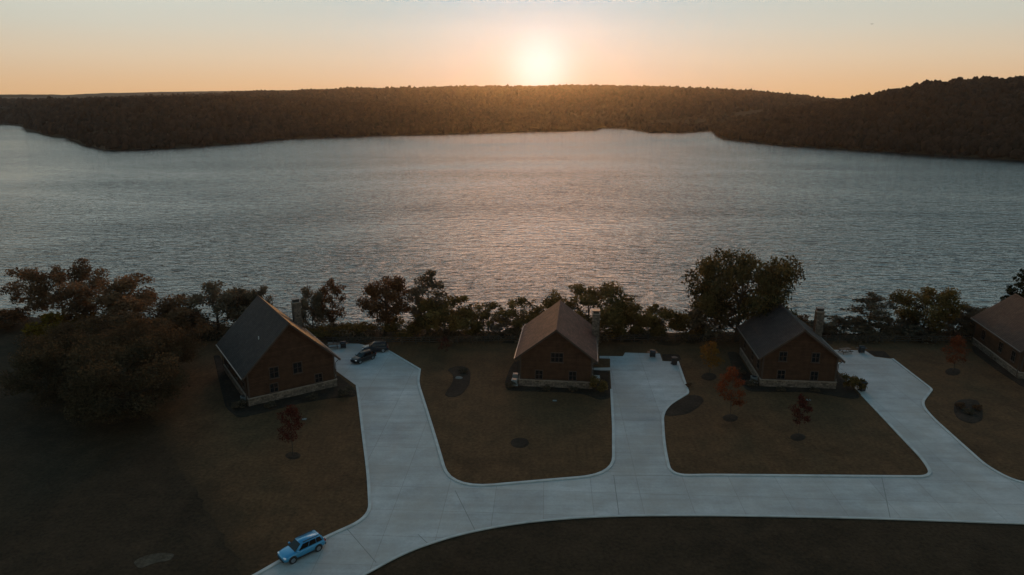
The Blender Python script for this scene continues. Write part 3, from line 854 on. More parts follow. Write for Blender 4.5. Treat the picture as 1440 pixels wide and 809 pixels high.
h3_front = [(1.0, 1.35, -2.5, 4.8, 1), (1.0, 1.35, 2.1, 4.8, 1), (1.0, 1.3, -2.5, 1.95, 1), (1.0, 1.3, 2.2, 1.95, 1)]
h1_front = [(1.15, 1.5, -2.5, 4.2, 1), (1.15, 1.5, 0.8, 4.2, 1), (1.0, 1.2, -2.7, 1.95, 1), (1.0, 1.2, 3.7, 1.95, 1)]
H1 = house(P3(414, 557), R(33.8), 'large dark timber house turned towards the long driveway, its grey roof rim lit orange', W=12.4, L=15.5, eave=4.9, apex=11.0, roof='grey', front=h1_front, chim_y=12.0, chim_top=11.0, chim_in=2.1, vents=((-3.2, 4.0),), stone_h=1.1)
H2 = house(P3(781, 545), R(-6.1), 'timber house with red brown shingle roof and pale stone base in the middle lawn', roof='brown', front=h2_front, L=14.0, vents=(), chim_y=10.6, chim_top=9.0)
H3 = house(P3(1121, 545), R(-5.7), 'dark timber house with grey roof standing under the big round oak', roof='grey', front=h3_front, L=13.5, chim_y=11.2, chim_top=9.2, vents=())
H4 = house((82.6, 95.9, 0), R(-11.5), 'umber roofed timber house cut off by the edge of the picture', roof='umber', front=h2_front, L=16.0)

# ------------------------------------------------------------------ cars
M_TYRE = mat('tyre_rubber', (0.018, 0.018, 0.018), 0.9)
M_RIM = mat('alloy_rim', (0.35, 0.36, 0.38), 0.35, metal=0.9)
M_CLAD = mat('black_cladding', (0.02, 0.02, 0.021), 0.6)
M_CARGLASS = mat('car_glass', (0.006, 0.007, 0.008), 0.12, 0.3)
M_LAMP = mat('lamp_lens', (0.75, 0.76, 0.78), 0.12, 0.8)
M_TAIL = mat('tail_lens', (0.22, 0.012, 0.010), 0.15, 0.7)
def car(loc, rz, name, label, paint, s=1.0, height=1.0, flat_bed=False):
    root = empty(name, loc, rz, (s, s, s * height))
    tag(root, label, 'car')
    St = [(-2.27, .74, .46, .92), (-2.20, .82, .40, 1.00), (-2.0, .90, .34, 1.04), (-1.4, .925, .30, 1.06), (-0.4, .93, .28, 1.05), (.6, .93, .28, 1.04), (1.05, .925, .30, 1.03), (1.5, .915, .32, .99), (1.9, .895, .35, .92), (2.12, .84, .38, .84), (2.24, .74, .42, .76), (2.30, .60, .48, .68)]
    V, F = [], []
    sec = lambda x, hw, zb, zt: [(x, y, z) for y, z in ((-hw * .55, zt + .015), (-hw * .9, zt - .03), (-hw * .985, zt - .13), (-hw, (zt + zb) / 2 + .06), (-hw * .985, zb + .14), (-hw * .90, zb), (hw * .90, zb), (hw * .985, zb + .14), (hw, (zt + zb) / 2 + .06), (hw * .985, zt - .13), (hw * .9, zt - .03), (hw * .55, zt + .015))]
    for st in St: V += sec(*st)
    n = 12
    for i in range(len(St) - 1):
        for k in range(n): F.append((n * i + k, n * i + (k + 1) % n, n * (i + 1) + (k + 1) % n, n * (i + 1) + k))
    F.append(tuple(range(n))); F.append(tuple(range(n * (len(St) - 1), n * len(St)))[::-1])
    body = mesh_obj('body', V, F, paint, root, smooth=True)
    bm = bmesh.new(); bm.from_mesh(body.data); bmesh.ops.recalc_face_normals(bm, faces=bm.faces); bm.to_mesh(body.data); bm.free()
    # cabin: bottom ring and top ring, rounded
    B = [(-2.12, -.85, 1.02), (1.10, -.85, 1.00), (1.10, .85, 1.00), (-2.12, .85, 1.02)]
    T = [(-1.82, -.66, 1.60), (0.28, -.66, 1.62), (0.28, .66, 1.62), (-1.82, .66, 1.60)]
    bm = bmesh.new()
    vb = [bm.verts.new(p) for p in B]; vt = [bm.verts.new(p) for p in T]
    bm.faces.new(vb[::-1]); bm.faces.new(vt)
    for i in range(4): bm.faces.new((vb[i], vb[(i + 1) % 4], vt[(i + 1) % 4], vt[i]))
    es = [e for e in bm.edges if e.verts[0].co.z > 1.3 or e.verts[1].co.z > 1.3]
    bmesh.ops.bevel(bm, geom=es, offset=0.09, segments=3, affect='EDGES')
    bm_obj('cabin', bm, paint, root, smooth=True)
    def panel(nm, c, m, u0, u1, v0, v1, off=0.02):
        a, b, cc, d = (Vector(p) for p in c)
        nrm = (b - a).cross(d - a).normalized()
        P = lambda u, v: (a * (1 - u) * (1 - v) + b * u * (1 - v) + cc * u * v + d * (1 - u) * v)
        q = [P(u0, v0), P(u1, v0), P(u1, v1), P(u0, v1)]
        vs = [p + nrm * off for p in q] + [p - nrm * 0.05 for p in q]
        mesh_obj(nm, vs, [(0, 1, 2, 3), (7, 6, 5, 4), (0, 4, 5, 1), (1, 5, 6, 2), (2, 6, 7, 3), (3, 7, 4, 0)], m, root)
    panel('windscreen', (B[1], B[2], T[2], T[1]), M_CARGLASS, .07, .93, .06, .90)
    panel('rear_window', (B[3], B[0], T[0], T[3]), M_CARGLASS, .10, .90, .25, .88)
    for c in ((B[0], B[1], T[1], T[0]), (B[3], B[2], T[2], T[3])):
        o = 0.02 if c[0] is B[0] else -0.02
        for u0, u1 in ((.07, .27), (.30, .56), (.59, .90)):
            panel('side_window', c, M_CARGLASS, u0, u1, .12, .86, o)
    for s_ in (-1, 1):
        box('roof_rail', (-1.65, 0.1, s_ * .60 - .025, s_ * .60 + .025, 1.645, 1.70), M_CLAD, root)
        box('side_skirt', (-1.0, 1.0, *sorted((s_ * .86, s_ * .945)), .24, .42), M_CLAD, root)
        mi = bmesh.new(); bx(mi, .72, .92, *sorted((s_ * .92, s_ * 1.10)), 1.02, 1.18, bevel=0.03); bm_obj('wing_mirror', mi, paint, root)
        hl = bmesh.new(); bx(hl, 1.98, 2.22, *sorted((s_ * .50, s_ * .80)), .70, .84, bevel=0.03); bm_obj('headlight', hl, M_LAMP, root)
        tl = bmesh.new(); bx(tl, -2.29, -2.1, *sorted((s_ * .56, s_ * .86)), .80, 1.0, bevel=0.03); bm_obj('tail_light', tl, M_TAIL, root)
        for x in (-1.38, 1.40):
            w = bmesh.new()
            bmesh.ops.create_cone(w, cap_ends=True, segments=20, radius1=.36, radius2=.36, depth=.24, matrix=Matrix.Translation((x, s_ * .83, .36)) @ Matrix.Rotation(math.pi / 2, 4, 'X'))
            wo = bm_obj('wheel', w, M_TYRE, root)
            w = bmesh.new()
            bmesh.ops.create_cone(w, cap_ends=True, segments=16, radius1=.235, radius2=.235, depth=.05, matrix=Matrix.Translation((x, s_ * .935, .36)) @ Matrix.Rotation(math.pi / 2, 4, 'X'))
            bm_obj('rim', w, M_RIM, wo)
            w = bmesh.new()
            bmesh.ops.create_cone(w, cap_ends=True, segments=20, radius1=.44, radius2=.44, depth=.06, matrix=Matrix.Translation((x, s_ * .905, .40)) @ Matrix.Rotation(math.pi / 2, 4, 'X'))
            bm_obj('wheel_arch', w, M_CLAD, root)
    bm = bmesh.new(); bx(bm, 2.1, 2.33, -.62, .62, .34, .50, bevel=0.03); bm_obj('front_bumper', bm, M_CLAD, root)
    bm = bmesh.new(); bx(bm, 2.15, 2.30, -.42, .42, .56, .70, bevel=0.02); bm_obj('grille', bm, M_CLAD, root)
    bm = bmesh.new(); bx(bm, -2.33, -2.1, -.76, .76, .36, .58, bevel=0.03); bm_obj('rear_bumper', bm, M_CLAD, root)
    return root
def heading(a, b):
    A, B = at(*a), at(*b)
    return math.atan2(A.y - B.y, A.x - B.x)
PAINT_BLUE = mat('blue_paint', (0.055, 0.265, 0.45), 0.34, 0.5, metal=0.3, coat=0.35)
PAINT_BLACK = mat('black_paint', (0.010, 0.010, 0.011), 0.38, 0.35, coat=0.1)
PAINT_DARK = mat('charcoal_paint', (0.014, 0.015, 0.020), 0.34, 0.4, coat=0.2)
car(at(425, 778, 0.012), heading((395, 792), (456, 763)), 'parked_suv', 'light blue SUV on the concrete road at the bottom of the scene', PAINT_BLUE, 0.92)
car(at(511, 507, 0.012), heading((497, 512), (526, 501.5)), 'parked_car', 'black car parked nearest the house on the left parking pad', PAINT_BLACK, 0.93, 0.95)
car(at(528, 494, 0.012), heading((511, 494.5), (545, 492.5)), 'parked_car', 'charcoal car at the pad edge with the low sun glinting on its roof', PAINT_DARK, 0.95, 1.05)

# ------------------------------------------------------------------ trees
M_BARK = mat('bark', (0.060, 0.045, 0.034), 0.95, 0.1, noise=(6.0, 0.3), bump=(10.0, 0.5, 0.03))
LEAF = {
    'oak': leaf_material('oak_leaves', (0.032, 0.028, 0.014), (0.150, 0.105, 0.042), 0.3),
    'dark': leaf_material('dark_leaves', (0.050, 0.042, 0.032), (0.185, 0.135, 0.085), 0.3),
    'brown': leaf_material('brown_leaves', (0.066, 0.041, 0.026), (0.220, 0.125, 0.066), 0.35),
    'rust': leaf_material('rust_leaves', (0.054, 0.030, 0.017), (0.175, 0.086, 0.044), 0.35),
    'olive': leaf_material('olive_leaves', (0.056, 0.042, 0.018), (0.210, 0.135, 0.046), 0.35),
    'gold': leaf_material('gold_leaves', (0.080, 0.050, 0.010), (0.20, 0.125, 0.022), 0.35),
    'red': leaf_material('red_leaves', (0.045, 0.012, 0.010), (0.110, 0.028, 0.020), 0.35),
    'orange': leaf_material('orange_leaves', (0.12, 0.052, 0.012), (0.24, 0.110, 0.024), 0.35),
    'vermilion': leaf_material('vermilion_leaves', (0.100, 0.026, 0.012), (0.200, 0.058, 0.024), 0.35),
    'maroon': leaf_material('maroon_leaves', (0.045, 0.013, 0.011), (0.100, 0.028, 0.020), 0.3),
    'umber': leaf_material('umber_leaves', (0.045, 0.030, 0.018), (0.150, 0.090, 0.048), 0.35),
    'dusk': leaf_material('dusky_leaves', (0.036, 0.029, 0.018), (0.115, 0.082, 0.046), 0.35),
    'needle': leaf_material('needles', (0.010, 0.013, 0.007), (0.040, 0.040, 0.018), 0.2),
}
def leaves(centres, radii, n, size, g, squash=0.8):
    """n leaf sprays spread through clumps"""
    w = radii ** 2; w = w / w.sum()
    k = g.choice(len(centres), n, p=w)
    d = g.normal(size=(n, 3)); d /= np.linalg.norm(d, axis=1, keepdims=True)
    rr = g.uniform(0, 1, n) ** 0.45
    C = centres[k] + d * (radii[k] * rr)[:, None] * np.array([1, 1, squash])
    u = g.normal(size=(n, 3)); u /= np.linalg.norm(u, axis=1, keepdims=True)
    v = np.cross(u, g.normal(size=(n, 3))); v /= np.linalg.norm(v, axis=1, keepdims=True)
    L = size * g.uniform(0.55, 1.35, n)[:, None]; Wd = L * g.uniform(0.35, 0.65, n)[:, None]
    V = np.stack([C - u * L, C + v * Wd, C + u * L, C - v * Wd], 1).reshape(-1, 3)
    F = np.arange(4 * n).reshape(n, 4)
    ct = g.normal(0.45, 0.20, len(centres))
    tint = np.clip(ct[k] + g.normal(0, 0.16, n), 0, 1)
    return V, F, tint
def tree_meshes(key, h, w, seed, trunk_frac=0.28, n_limb=9, n_leaf=7000, leaf=0.30, clump=0.16, shape='round', tr=0.035, lean=0.04, open_=0.0, core=0.0):
    """returns (trunk mesh, crown mesh) for a tree of height h and spread w"""
    g = np.random.default_rng(seed); rd = random.Random(seed)
    bm = bmesh.new()
    top = h * (0.80 if shape != 'cone' else 0.97)
    pts = []
    ox = oy = 0.0
    for i in range(7):
        t = i / 6
        pts.append(Vector((ox, oy, top * t - (0.3 if i == 0 else 0))))
        ox += rd.uniform(-lean, lean) * h * 0.35; oy += rd.uniform(-lean, lean) * h * 0.35
    r0 = h * tr
    tube(bm, pts, [r0 * (1.35 if i == 0 else 1) * (1 - 0.86 * (i / 6) ** 0.8) for i in range(7)], 8)
    def trunk_at(z):
        t = max(0, min(0.999, z / top)) * 6; i = int(t); return pts[i].lerp(pts[i + 1], t - i)
    cen, rad = [], []
    zc = h * (trunk_frac + (1 - trunk_frac) * 0.5); rz = h * (1 - trunk_frac) * 0.5
    for i in range(n_limb):
        f = (i + 0.5) / n_limb
        z0 = h * (trunk_frac * 0.75 + (0.72 - trunk_frac * 0.75) * f ** 1.15)
        a = i * 2.39996 + rd.uniform(-0.4, 0.4)
        if shape == 'cone':
            z0 = h * (trunk_frac + (0.95 - trunk_frac) * f)
            reach = w / 2 * (1 - f) ** 0.8 * rd.uniform(0.75, 1.1) + 0.15; zt = z0 - reach * 0.12
        elif shape == 'column':
            z0 = h * (trunk_frac + (0.80 - trunk_frac) * f)
            zt = z0 + h * 0.12; reach = w / 2 * math.sin(math.pi * min(0.97, 0.2 + 0.75 * f)) * rd.uniform(0.6, 0.95)
        else:
            zt = zc + rz * (-0.55 + 1.40 * f) * rd.uniform(0.85, 1.05)
            q = max(0.0, 1 - ((zt - zc) / rz) ** 2)
            if shape == 'flat': q = max(0.1, 1 - ((zt - zc) / rz) ** 4)
            reach = w / 2 * math.sqrt(q) * rd.uniform(0.70, 1.0)
        s = trunk_at(z0); e = Vector((s.x + math.cos(a) * reach, s.y + math.sin(a) * reach, min(zt, h * 0.97)))
        m1 = s.lerp(e, 0.4) + Vector((rd.uniform(-.3, .3), rd.uniform(-.3, .3), -0.05 * h * (shape != 'cone'))) * 0.5
        rl = r0 * 0.42 * (1 - 0.55 * f)
        tube(bm, [s, m1, e], [rl, rl * 0.7, rl * 0.25], 5)
        cr_ = clump * w * rd.uniform(0.75, 1.25) * (0.55 + 0.45 * (1 - f) if shape == 'cone' else 1)
        cen.append(e); rad.append(cr_)
        if shape != 'cone' or f < .8:
            cen.append(m1.lerp(e, 0.45)); rad.append(cr_ * 0.8)
        for k in range(4):
            b = m1.lerp(e, rd.uniform(0.2, 0.95))
            aa = a + rd.uniform(-1.3, 1.3)
            ln = reach * rd.uniform(0.25, 0.5) + 0.3
            t2 = b + Vector((math.cos(aa) * ln, math.sin(aa) * ln, rd.uniform(-0.1, 0.55) * ln))
            tube(bm, [b, b.lerp(t2, .5) + Vector((0, 0, .04 * ln)), t2], [rl * 0.40, rl * 0.26, rl * 0.10], 4)
            cen.append(t2); rad.append(cr_ * rd.uniform(0.45, 0.85))
    if shape not in ('cone',):
        cen.append(trunk_at(top * 0.99)); rad.append(clump * w * 0.8)
        cen.append(trunk_at(top * 0.99) + Vector((0, 0, h * 0.12))); rad.append(clump * w * 0.6)
    else:
        cen.append(pts[-1]); rad.append(0.18)
    if core:
        for k in range(14):
            q = Vector((rd.gauss(0, 1), rd.gauss(0, 1), rd.gauss(0, 1))).normalized() * rd.uniform(0.35, 0.72)
            cen.append(Vector((q.x * w / 2, q.y * w / 2, zc + rz * (q.z + 0.12)))); rad.append(core * w * rd.uniform(0.75, 1.1))
    cen = np.array([c[:] for c in cen]); rad = np.array(rad)
    if open_: 
        keep = g.uniform(0, 1, len(cen)) > open_; cen, rad = cen[keep], rad[keep]
    V, F, T = leaves(cen, rad, n_leaf, leaf, g)
    V[:, 2] = np.maximum(V[:, 2], 0.1)
    me = bpy.data.meshes.new('trunk'); bm.normal_update(); bm.to_mesh(me); bm.free(); me.materials.append(M_BARK)
    ce = np_mesh('crown', V, F, LEAF[key], T)
    return me, ce, h, float(np.percentile(V[:, 2], 99.7)), w
SPEC = {
    'oak': tree_meshes('oak', 14, 17, 33, 0.13, 20, 24000, 0.25, 0.125, 'round', 0.030, core=0.15),
    'round_dark': tree_meshes('dark', 9, 9, 2, 0.18, 12, 7500, 0.24, 0.165, 'round', 0.030),
    'spread_brown': tree_meshes('brown', 11, 14, 3, 0.26, 14, 9000, 0.24, 0.125, 'flat', 0.026, open_=0.12),
    'round_brown': tree_meshes('brown', 10, 10, 4, 0.20, 12, 8000, 0.24, 0.15, 'round', 0.028),
    'rust': tree_meshes('rust', 10, 9, 5, 0.22, 12, 7000, 0.23, 0.15, 'round', 0.026),
    'sparse_rust': tree_meshes('rust', 10, 6, 6, 0.18, 14, 2600, 0.21, 0.16, 'column', 0.022, open_=0.2),
    'sparse_tall': tree_meshes('dark', 11, 7.5, 7, 0.16, 15, 3300, 0.24, 0.125, 'round', 0.024, open_=0.3),
    'ragged_tall': tree_meshes('dark', 12, 6, 41, 0.10, 20, 3600, 0.23, 0.15, 'column', 0.022, open_=0.28),
    'sparse_olive': tree_meshes('olive', 7, 6.5, 8, 0.16, 12, 2300, 0.23, 0.15, 'round', 0.022, open_=0.3),
    'olive': tree_meshes('olive', 10, 11, 9, 0.14, 13, 9000, 0.25, 0.16, 'round', 0.028),
    'bushy_olive': tree_meshes('olive', 5.5, 6.5, 10, 0.08, 10, 5000, 0.23, 0.19, 'round', 0.024),
    'full_brown': tree_meshes('umber', 14, 16, 21, 0.05, 22, 26000, 0.20, 0.16, 'round', 0.028),
    'full_dark': tree_meshes('dusk', 14, 16, 22, 0.04, 22, 26000, 0.20, 0.165, 'round', 0.028),
    'conifer': tree_meshes('needle', 11, 5.5, 11, 0.08, 34, 5500, 0.22, 0.13, 'cone', 0.018),
    'shrub_dark': tree_meshes('dark', 3.0, 4.0, 12, 0.05, 8, 2000, 0.19, 0.20, 'round', 0.015),
    'shrub_olive': tree_meshes('olive', 3.0, 3.8, 13, 0.05, 8, 2000, 0.18, 0.20, 'round', 0.015),
    'shrub_rust': tree_meshes('rust', 3.0, 3.8, 14, 0.05, 8, 1700, 0.18, 0.20, 'round', 0.015),
    'shrub_gold': tree_meshes('gold', 3.0, 4.2, 15, 0.05, 8, 2400, 0.18, 0.20, 'round', 0.015),
    'sapling_red': tree_meshes('red', 6, 2.8, 16, 0.24, 12, 1700, 0.12, 0.25, 'column', 0.010),
    'sapling_orange': tree_meshes('orange', 4.5, 3.0, 17, 0.26, 12, 1600, 0.12, 0.25, 'column', 0.012),
    'sapling_vermilion': tree_meshes('vermilion', 7, 3.0, 18, 0.20, 13, 2100, 0.12, 0.24, 'column', 0.010),
    'sapling_maroon': tree_meshes('maroon', 5, 2.4, 19, 0.26, 11, 1200, 0.115, 0.25, 'column', 0.010),
    'sapling_bare': tree_meshes('maroon', 3.6, 2.2, 20, 0.26, 10, 240, 0.15, 0.2, 'column', 0.010),
}
def plant(spec, name, loc, H, Wd, rz, label, cat, group=None):
    tm, cm, h, hz_, w = SPEC[spec]
    root = empty(name, loc, rz, (Wd / w, Wd / w, H / hz_))
    tag(root, label, cat, group)
    for nm, me in (('trunk' if cat == 'tree' else 'stem', tm), ('crown' if cat == 'tree' else 'foliage', cm)):
        o = bpy.data.objects.new(nm, me); COL.objects.link(o); o.parent = root
    return root
def tree_px(spec, px, top, wpx, Y, label, name='tree', cat='tree', group='trees along the lake bank', rz=None, z=None):
    """a plant whose crown is centred on column px with its top at row top, standing at distance Y"""
    d = ray(px, top); X = d.x / d.y * Y
    zb = float(ground_z(np.array([X]), np.array([Y]))[0]) if z is None else z
    p = atd(px, top, Y)
    scale = d.length and (Y / d.y)             # depth along the camera axis
    return plant(spec, name, (p.x, Y, zb), p.z - zb, wpx / FPX * scale, rz if rz is not None else random.Random(int(px * 7 + top)).uniform(0, 6.28), label, cat, group)
BANK = [
    ('spread_brown', 76, 373, 108, 127, 'wide flat topped brown tree, the farthest left of the trees against the water', 'broadleaf_tree'),
    ('round_brown', 148, 391, 112, 120, 'russet brown tree rising behind the gold bush at far left', 'broadleaf_tree'),
    ('round_brown', 205, 420, 100, 112, 'low brown tree sloping down towards the large left house', 'broadleaf_tree'),
    ('round_dark', 300, 404, 84, 119, 'dark tree peeping over the ridge of the large left house', 'broadleaf_tree'),
    ('round_dark', 357, 404, 40, 121, 'small dark tree crown just right of the peak of the large left house', 'broadleaf_tree'),
    ('round_dark', 436, 407, 38, 117, 'narrow dark tree beside the chimney of the large left house', 'broadleaf_tree'),
    ('sparse_rust', 464, 393, 42, 118, 'thin rust coloured tree right of the chimney of the left house', 'broadleaf_tree'),
    ('rust', 538, 391, 70, 118, 'full rust brown tree behind the two dark parked cars', 'broadleaf_tree'),
    ('ragged_tall', 600, 381, 58, 119, 'tall ragged open tree standing between two fuller trees on the bank', 'broadleaf_tree'),
    ('bushy_olive', 624, 420, 78, 117, 'rounded olive tree right of the tall ragged tree', 'broadleaf_tree'),
    ('sparse_olive', 687, 428, 48, 118, 'small thin olive tree with water showing through, clear of the middle house roof', 'broadleaf_tree'),
    ('sparse_olive', 737, 422, 54, 119, 'small thin olive tree touching the left roof slope of the middle house', 'broadleaf_tree'),
    ('olive', 827, 402, 104, 118, 'large olive gold tree behind the middle house and its chimney', 'broadleaf_tree'),
    ('bushy_olive', 889, 431, 50, 118, 'olive bushy tree just right of the large olive gold tree', 'broadleaf_tree'),
    ('bushy_olive', 935, 432, 58, 117, 'low rounded olive tree above the head of the middle driveway', 'broadleaf_tree'),
    ('oak', 1046, 360, 140, 114, 'big round dark oak towering over the grey roofed house', 'oak_tree'),
    ('shrub_rust', 1121, 444, 34, 118, 'small reddish tree between the big oak and the chimney', 'broadleaf_tree'),
    ('sparse_tall', 1176, 447, 42, 118, 'small dark open tree right behind the chimney of the oak house', 'broadleaf_tree'),
    ('ragged_tall', 1230, 414, 62, 119, 'thin open dark tree above the head of the right driveway', 'broadleaf_tree'),
    ('olive', 1308, 404, 76, 119, 'dense round tree right of the thin open tree', 'broadleaf_tree'),
    ('round_dark', 1374, 432, 50, 118, 'dark low tree against the roof of the house at the picture edge', 'broadleaf_tree'),
    ('conifer', 1440, 381, 46, 117, 'dark conifer rising behind the umber roof at the picture edge', 'conifer_tree'),
]
for s, px, top, w, Y, lab, nm in BANK: tree_px(s, px, top, w, Y, lab, nm)
# the dark grove in the left field
GROVE = [
    ('full_brown', 118, 455, 132, 100, 'dark brown tree at the back of the grove in the left field', 'broadleaf_tree'),
    ('full_brown', 205, 452, 120, 97, 'brown tree of the left grove standing closest to the large left house', 'broadleaf_tree'),
    ('full_dark', 78, 478, 120, 90, 'dark tree on the outer left side of the grove in the field', 'broadleaf_tree'),
    ('full_dark', 168, 490, 150, 84, 'broad dark tree at the front of the grove in the left field', 'broadleaf_tree'),
]
for s, px, top, w, Y, lab, nm in GROVE: tree_px(s, px, top, w, Y, lab, nm, group='trees of the grove in the left field')
# bank shrubs
SHR = [
    ('shrub_rust', 6, 438, 62, 122, 'reddish brown shrub at the far left edge above the field'),
    ('shrub_gold', 88, 441, 74, 115, 'gold yellow bush below the wide flat topped brown tree'),
    ('shrub_dark', 60, 455, 50, 116, 'dark bush between the reddish shrub and the gold bush'),
    ('shrub_dark', 245, 440, 54, 116, 'dark bush on the bank left of the tree behind the left house'),
    ('shrub_dark', 272, 450, 40, 117, 'low dark bush beside the far corner of the left house'),
    ('shrub_dark', 410, 456, 40, 118, 'low dark bush behind the chimney of the left house'),
    ('shrub_olive', 452, 461, 48, 116, 'low olive bush under the thin rust tree'),
    ('shrub_olive', 498, 455, 44, 118, 'olive bush on the bank beyond the two parked cars'),
    ('shrub_olive', 565, 450, 50, 117, 'olive bush between the rust brown tree and the ragged tree'),
    ('shrub_olive', 662, 438, 46, 118, 'olive bush right of the rounded olive tree'),
    ('shrub_dark', 713, 449, 44, 118, 'dark bush between the two thin olive trees'),
    ('shrub_olive', 763, 440, 46, 119, 'olive bush at the far end of the middle house roof'),
    ('shrub_olive', 862, 443, 52, 117, 'olive bush right behind the middle chimney'),
    ('shrub_dark', 912, 452, 50, 118, 'dark bush between the two rounded olive trees'),
    ('shrub_olive', 971, 455, 50, 118, 'olive bush left of the big oak, nearest the driveway head'),
    ('shrub_dark', 1000, 428, 62, 116, 'dark bush under the left side of the big oak'),
    ('shrub_dark', 1146, 455, 46, 119, 'dark bush hidden behind the chimney beside the oak house'),
    ('shrub_dark', 1203, 450, 48, 118, 'dark bush left of the thin open dark tree'),
    ('shrub_dark', 1265, 448, 52, 118, 'dark bush between the thin open tree and the dense round tree'),
    ('shrub_dark', 1345, 444, 52, 118, 'dark bush right of the dense dark round tree'),
    ('shrub_dark', 1402, 440, 56, 118, 'dark bush next to the conifer behind the umber roof'),
    ('shrub_dark', 1292, 458, 50, 116, 'low dark bush in front of the dense round tree'),
]
for s, px, top, w, Y, lab in SHR: tree_px(s, px, top, w, Y, lab, 'shrub', 'shrub', 'shrubs along the lake bank')
# saplings on the lawns
def sapling(spec, bx_, by_, top, wpx, label, ring_label=None):
    b = at(bx_, by_)
    p = atd(bx_, top, b.y)
    if ring_label:
        bed(ring_px(bx_, by_, 11, 5.5), ring_label, r=0.2, cat='mulch ring', group='mulch rings in the lawns').name = 'mulch_ring'
    depth = b.y / ray(bx_, by_).y
    return plant(spec, 'sapling', (b.x, b.y, 0.05), p.z, wpx / FPX * depth, bx_ * 1.7, label, 'sapling', 'young trees planted in the lawns')
sapling('sapling_red', 412, 641, 571, 30, 'dark red sapling in the lawn in front of the large left house', 'mulch ring under the dark red sapling')
sapling('sapling_orange', 997, 530, 480, 27, 'orange sapling on the lawn above the crescent mulch bed', 'mulch ring under the orange sapling')
sapling('sapling_vermilion', 1027, 588, 517, 31, 'tall red orange sapling left of the oak house', 'mulch ring under the tall red orange sapling')
sapling('sapling_maroon', 1122, 615, 556, 24, 'maroon sapling on the lawn in front of the oak house', 'mulch ring under the maroon sapling')
sapling('sapling_vermilion', 1340, 523, 474, 25, 'small red orange sapling on the lawn right of the right driveway', 'mulch ring under the small red orange sapling')
sapling('sapling_bare', 624, 502, 474, 18, 'nearly bare reddish sapling in the lawn near the bank fence')
bed(ring_px(731, 623, 13, 7.5), 'empty mulch ring in the lawn in front of the middle house', r=0.2, cat='mulch ring', group='mulch rings in the lawns').name = 'mulch_ring'

# low plants in the beds
BEDP = [
    ('shrub_olive', 841, 551, 24, 2.2, 'pale green bush at the near right corner of the middle house'),
    ('shrub_olive', 1199, 548, 26, 2.3, 'leafy bush beside the black bin on the right driveway'),
    ('shrub_dark', 718, 545, 13, 0.8, 'low bush at the near left corner of the middle house'),
    ('shrub_dark', 768, 549, 12, 0.6, 'small low bush under the gable of the middle house'),
    ('shrub_dark', 806, 550, 12, 0.6, 'small low bush near the right lower window of the middle house'),
    ('shrub_dark', 486, 556, 18, 1.0, 'low bush where the long left driveway meets the left house'),
    ('shrub_dark', 336, 574, 18, 1.0, 'low bush at the near left corner of the large left house'),
    ('shrub_dark', 380, 573, 14, 0.7, 'small bush under the gable of the large left house'),
    ('shrub_dark', 440, 561, 14, 0.7, 'small bush at the middle of the stone base of the left house'),
    ('shrub_dark', 1040, 527, 15, 1.0, 'low bush beside the left long wall of the oak house'),
    ('shrub_dark', 1056, 543, 15, 0.9, 'low bush at the near left corner of the oak house'),
    ('shrub_dark', 1098, 550, 12, 0.6, 'small bush under the gable of the oak house'),
    ('shrub_dark', 1146, 551, 12, 0.6, 'small bush near the right corner of the oak house'),
    ('shrub_rust', 1350, 574, 12, 0.7, 'small reddish plant on the left of the planted bed'),
    ('shrub_dark', 1362, 582, 13, 0.7, 'small dark plant in the middle of the planted bed'),
    ('shrub_rust', 1374, 577, 12, 0.7, 'small reddish plant on the right of the planted bed'),
    ('shrub_rust', 968, 545, 8, 0.6, 'tiny reddish shrub at the right corner of the middle driveway'),
    ('shrub_dark', 1402, 507, 15, 0.8, 'low bush along the wall of the house at the picture edge'),
    ('shrub_dark', 652, 524, 11, 0.6, 'small plant in the kidney shaped bed'),
    ('shrub_dark', 497, 481, 12, 1.0, 'low bush at the lake end of the left parking pad'),
]
for s, px, py, wpx, H, lab in BEDP:
    b = at(px, py); depth = b.y / ray(px, py).y
    plant(s, 'shrub', (b.x, b.y, 0.05), H, wpx / FPX * depth, px * 1.3, lab, 'shrub', 'low bushes in the beds')

# rough undergrowth on the bank: leaves nobody could count
def undergrowth():
    g = np.random.default_rng(77)
    n = 900
    X = g.uniform(-150, 150, n)
    Y = shore_y(X) - g.uniform(-5, 6.5, n)
    hh = np.clip(0.9 + 3.2 * fbm(X / 7.0, Y / 6.0, 31), 0.25, 2.4)
    Z = ground_z(X, Y)
    C = np.stack([X, Y, Z + hh * 0.4], -1)
    V, F, T = leaves(C, np.maximum(hh, 0.5) * 1.15, 42000, 0.22, g, 0.75)
    o = bpy.data.objects.new('undergrowth', np_mesh('undergrowth', V, F, LEAF['dark'], T))
    COL.objects.link(o)
    tag(o, 'rough dark undergrowth along the lake bank behind the fence', 'undergrowth', kind='stuff')
undergrowth()

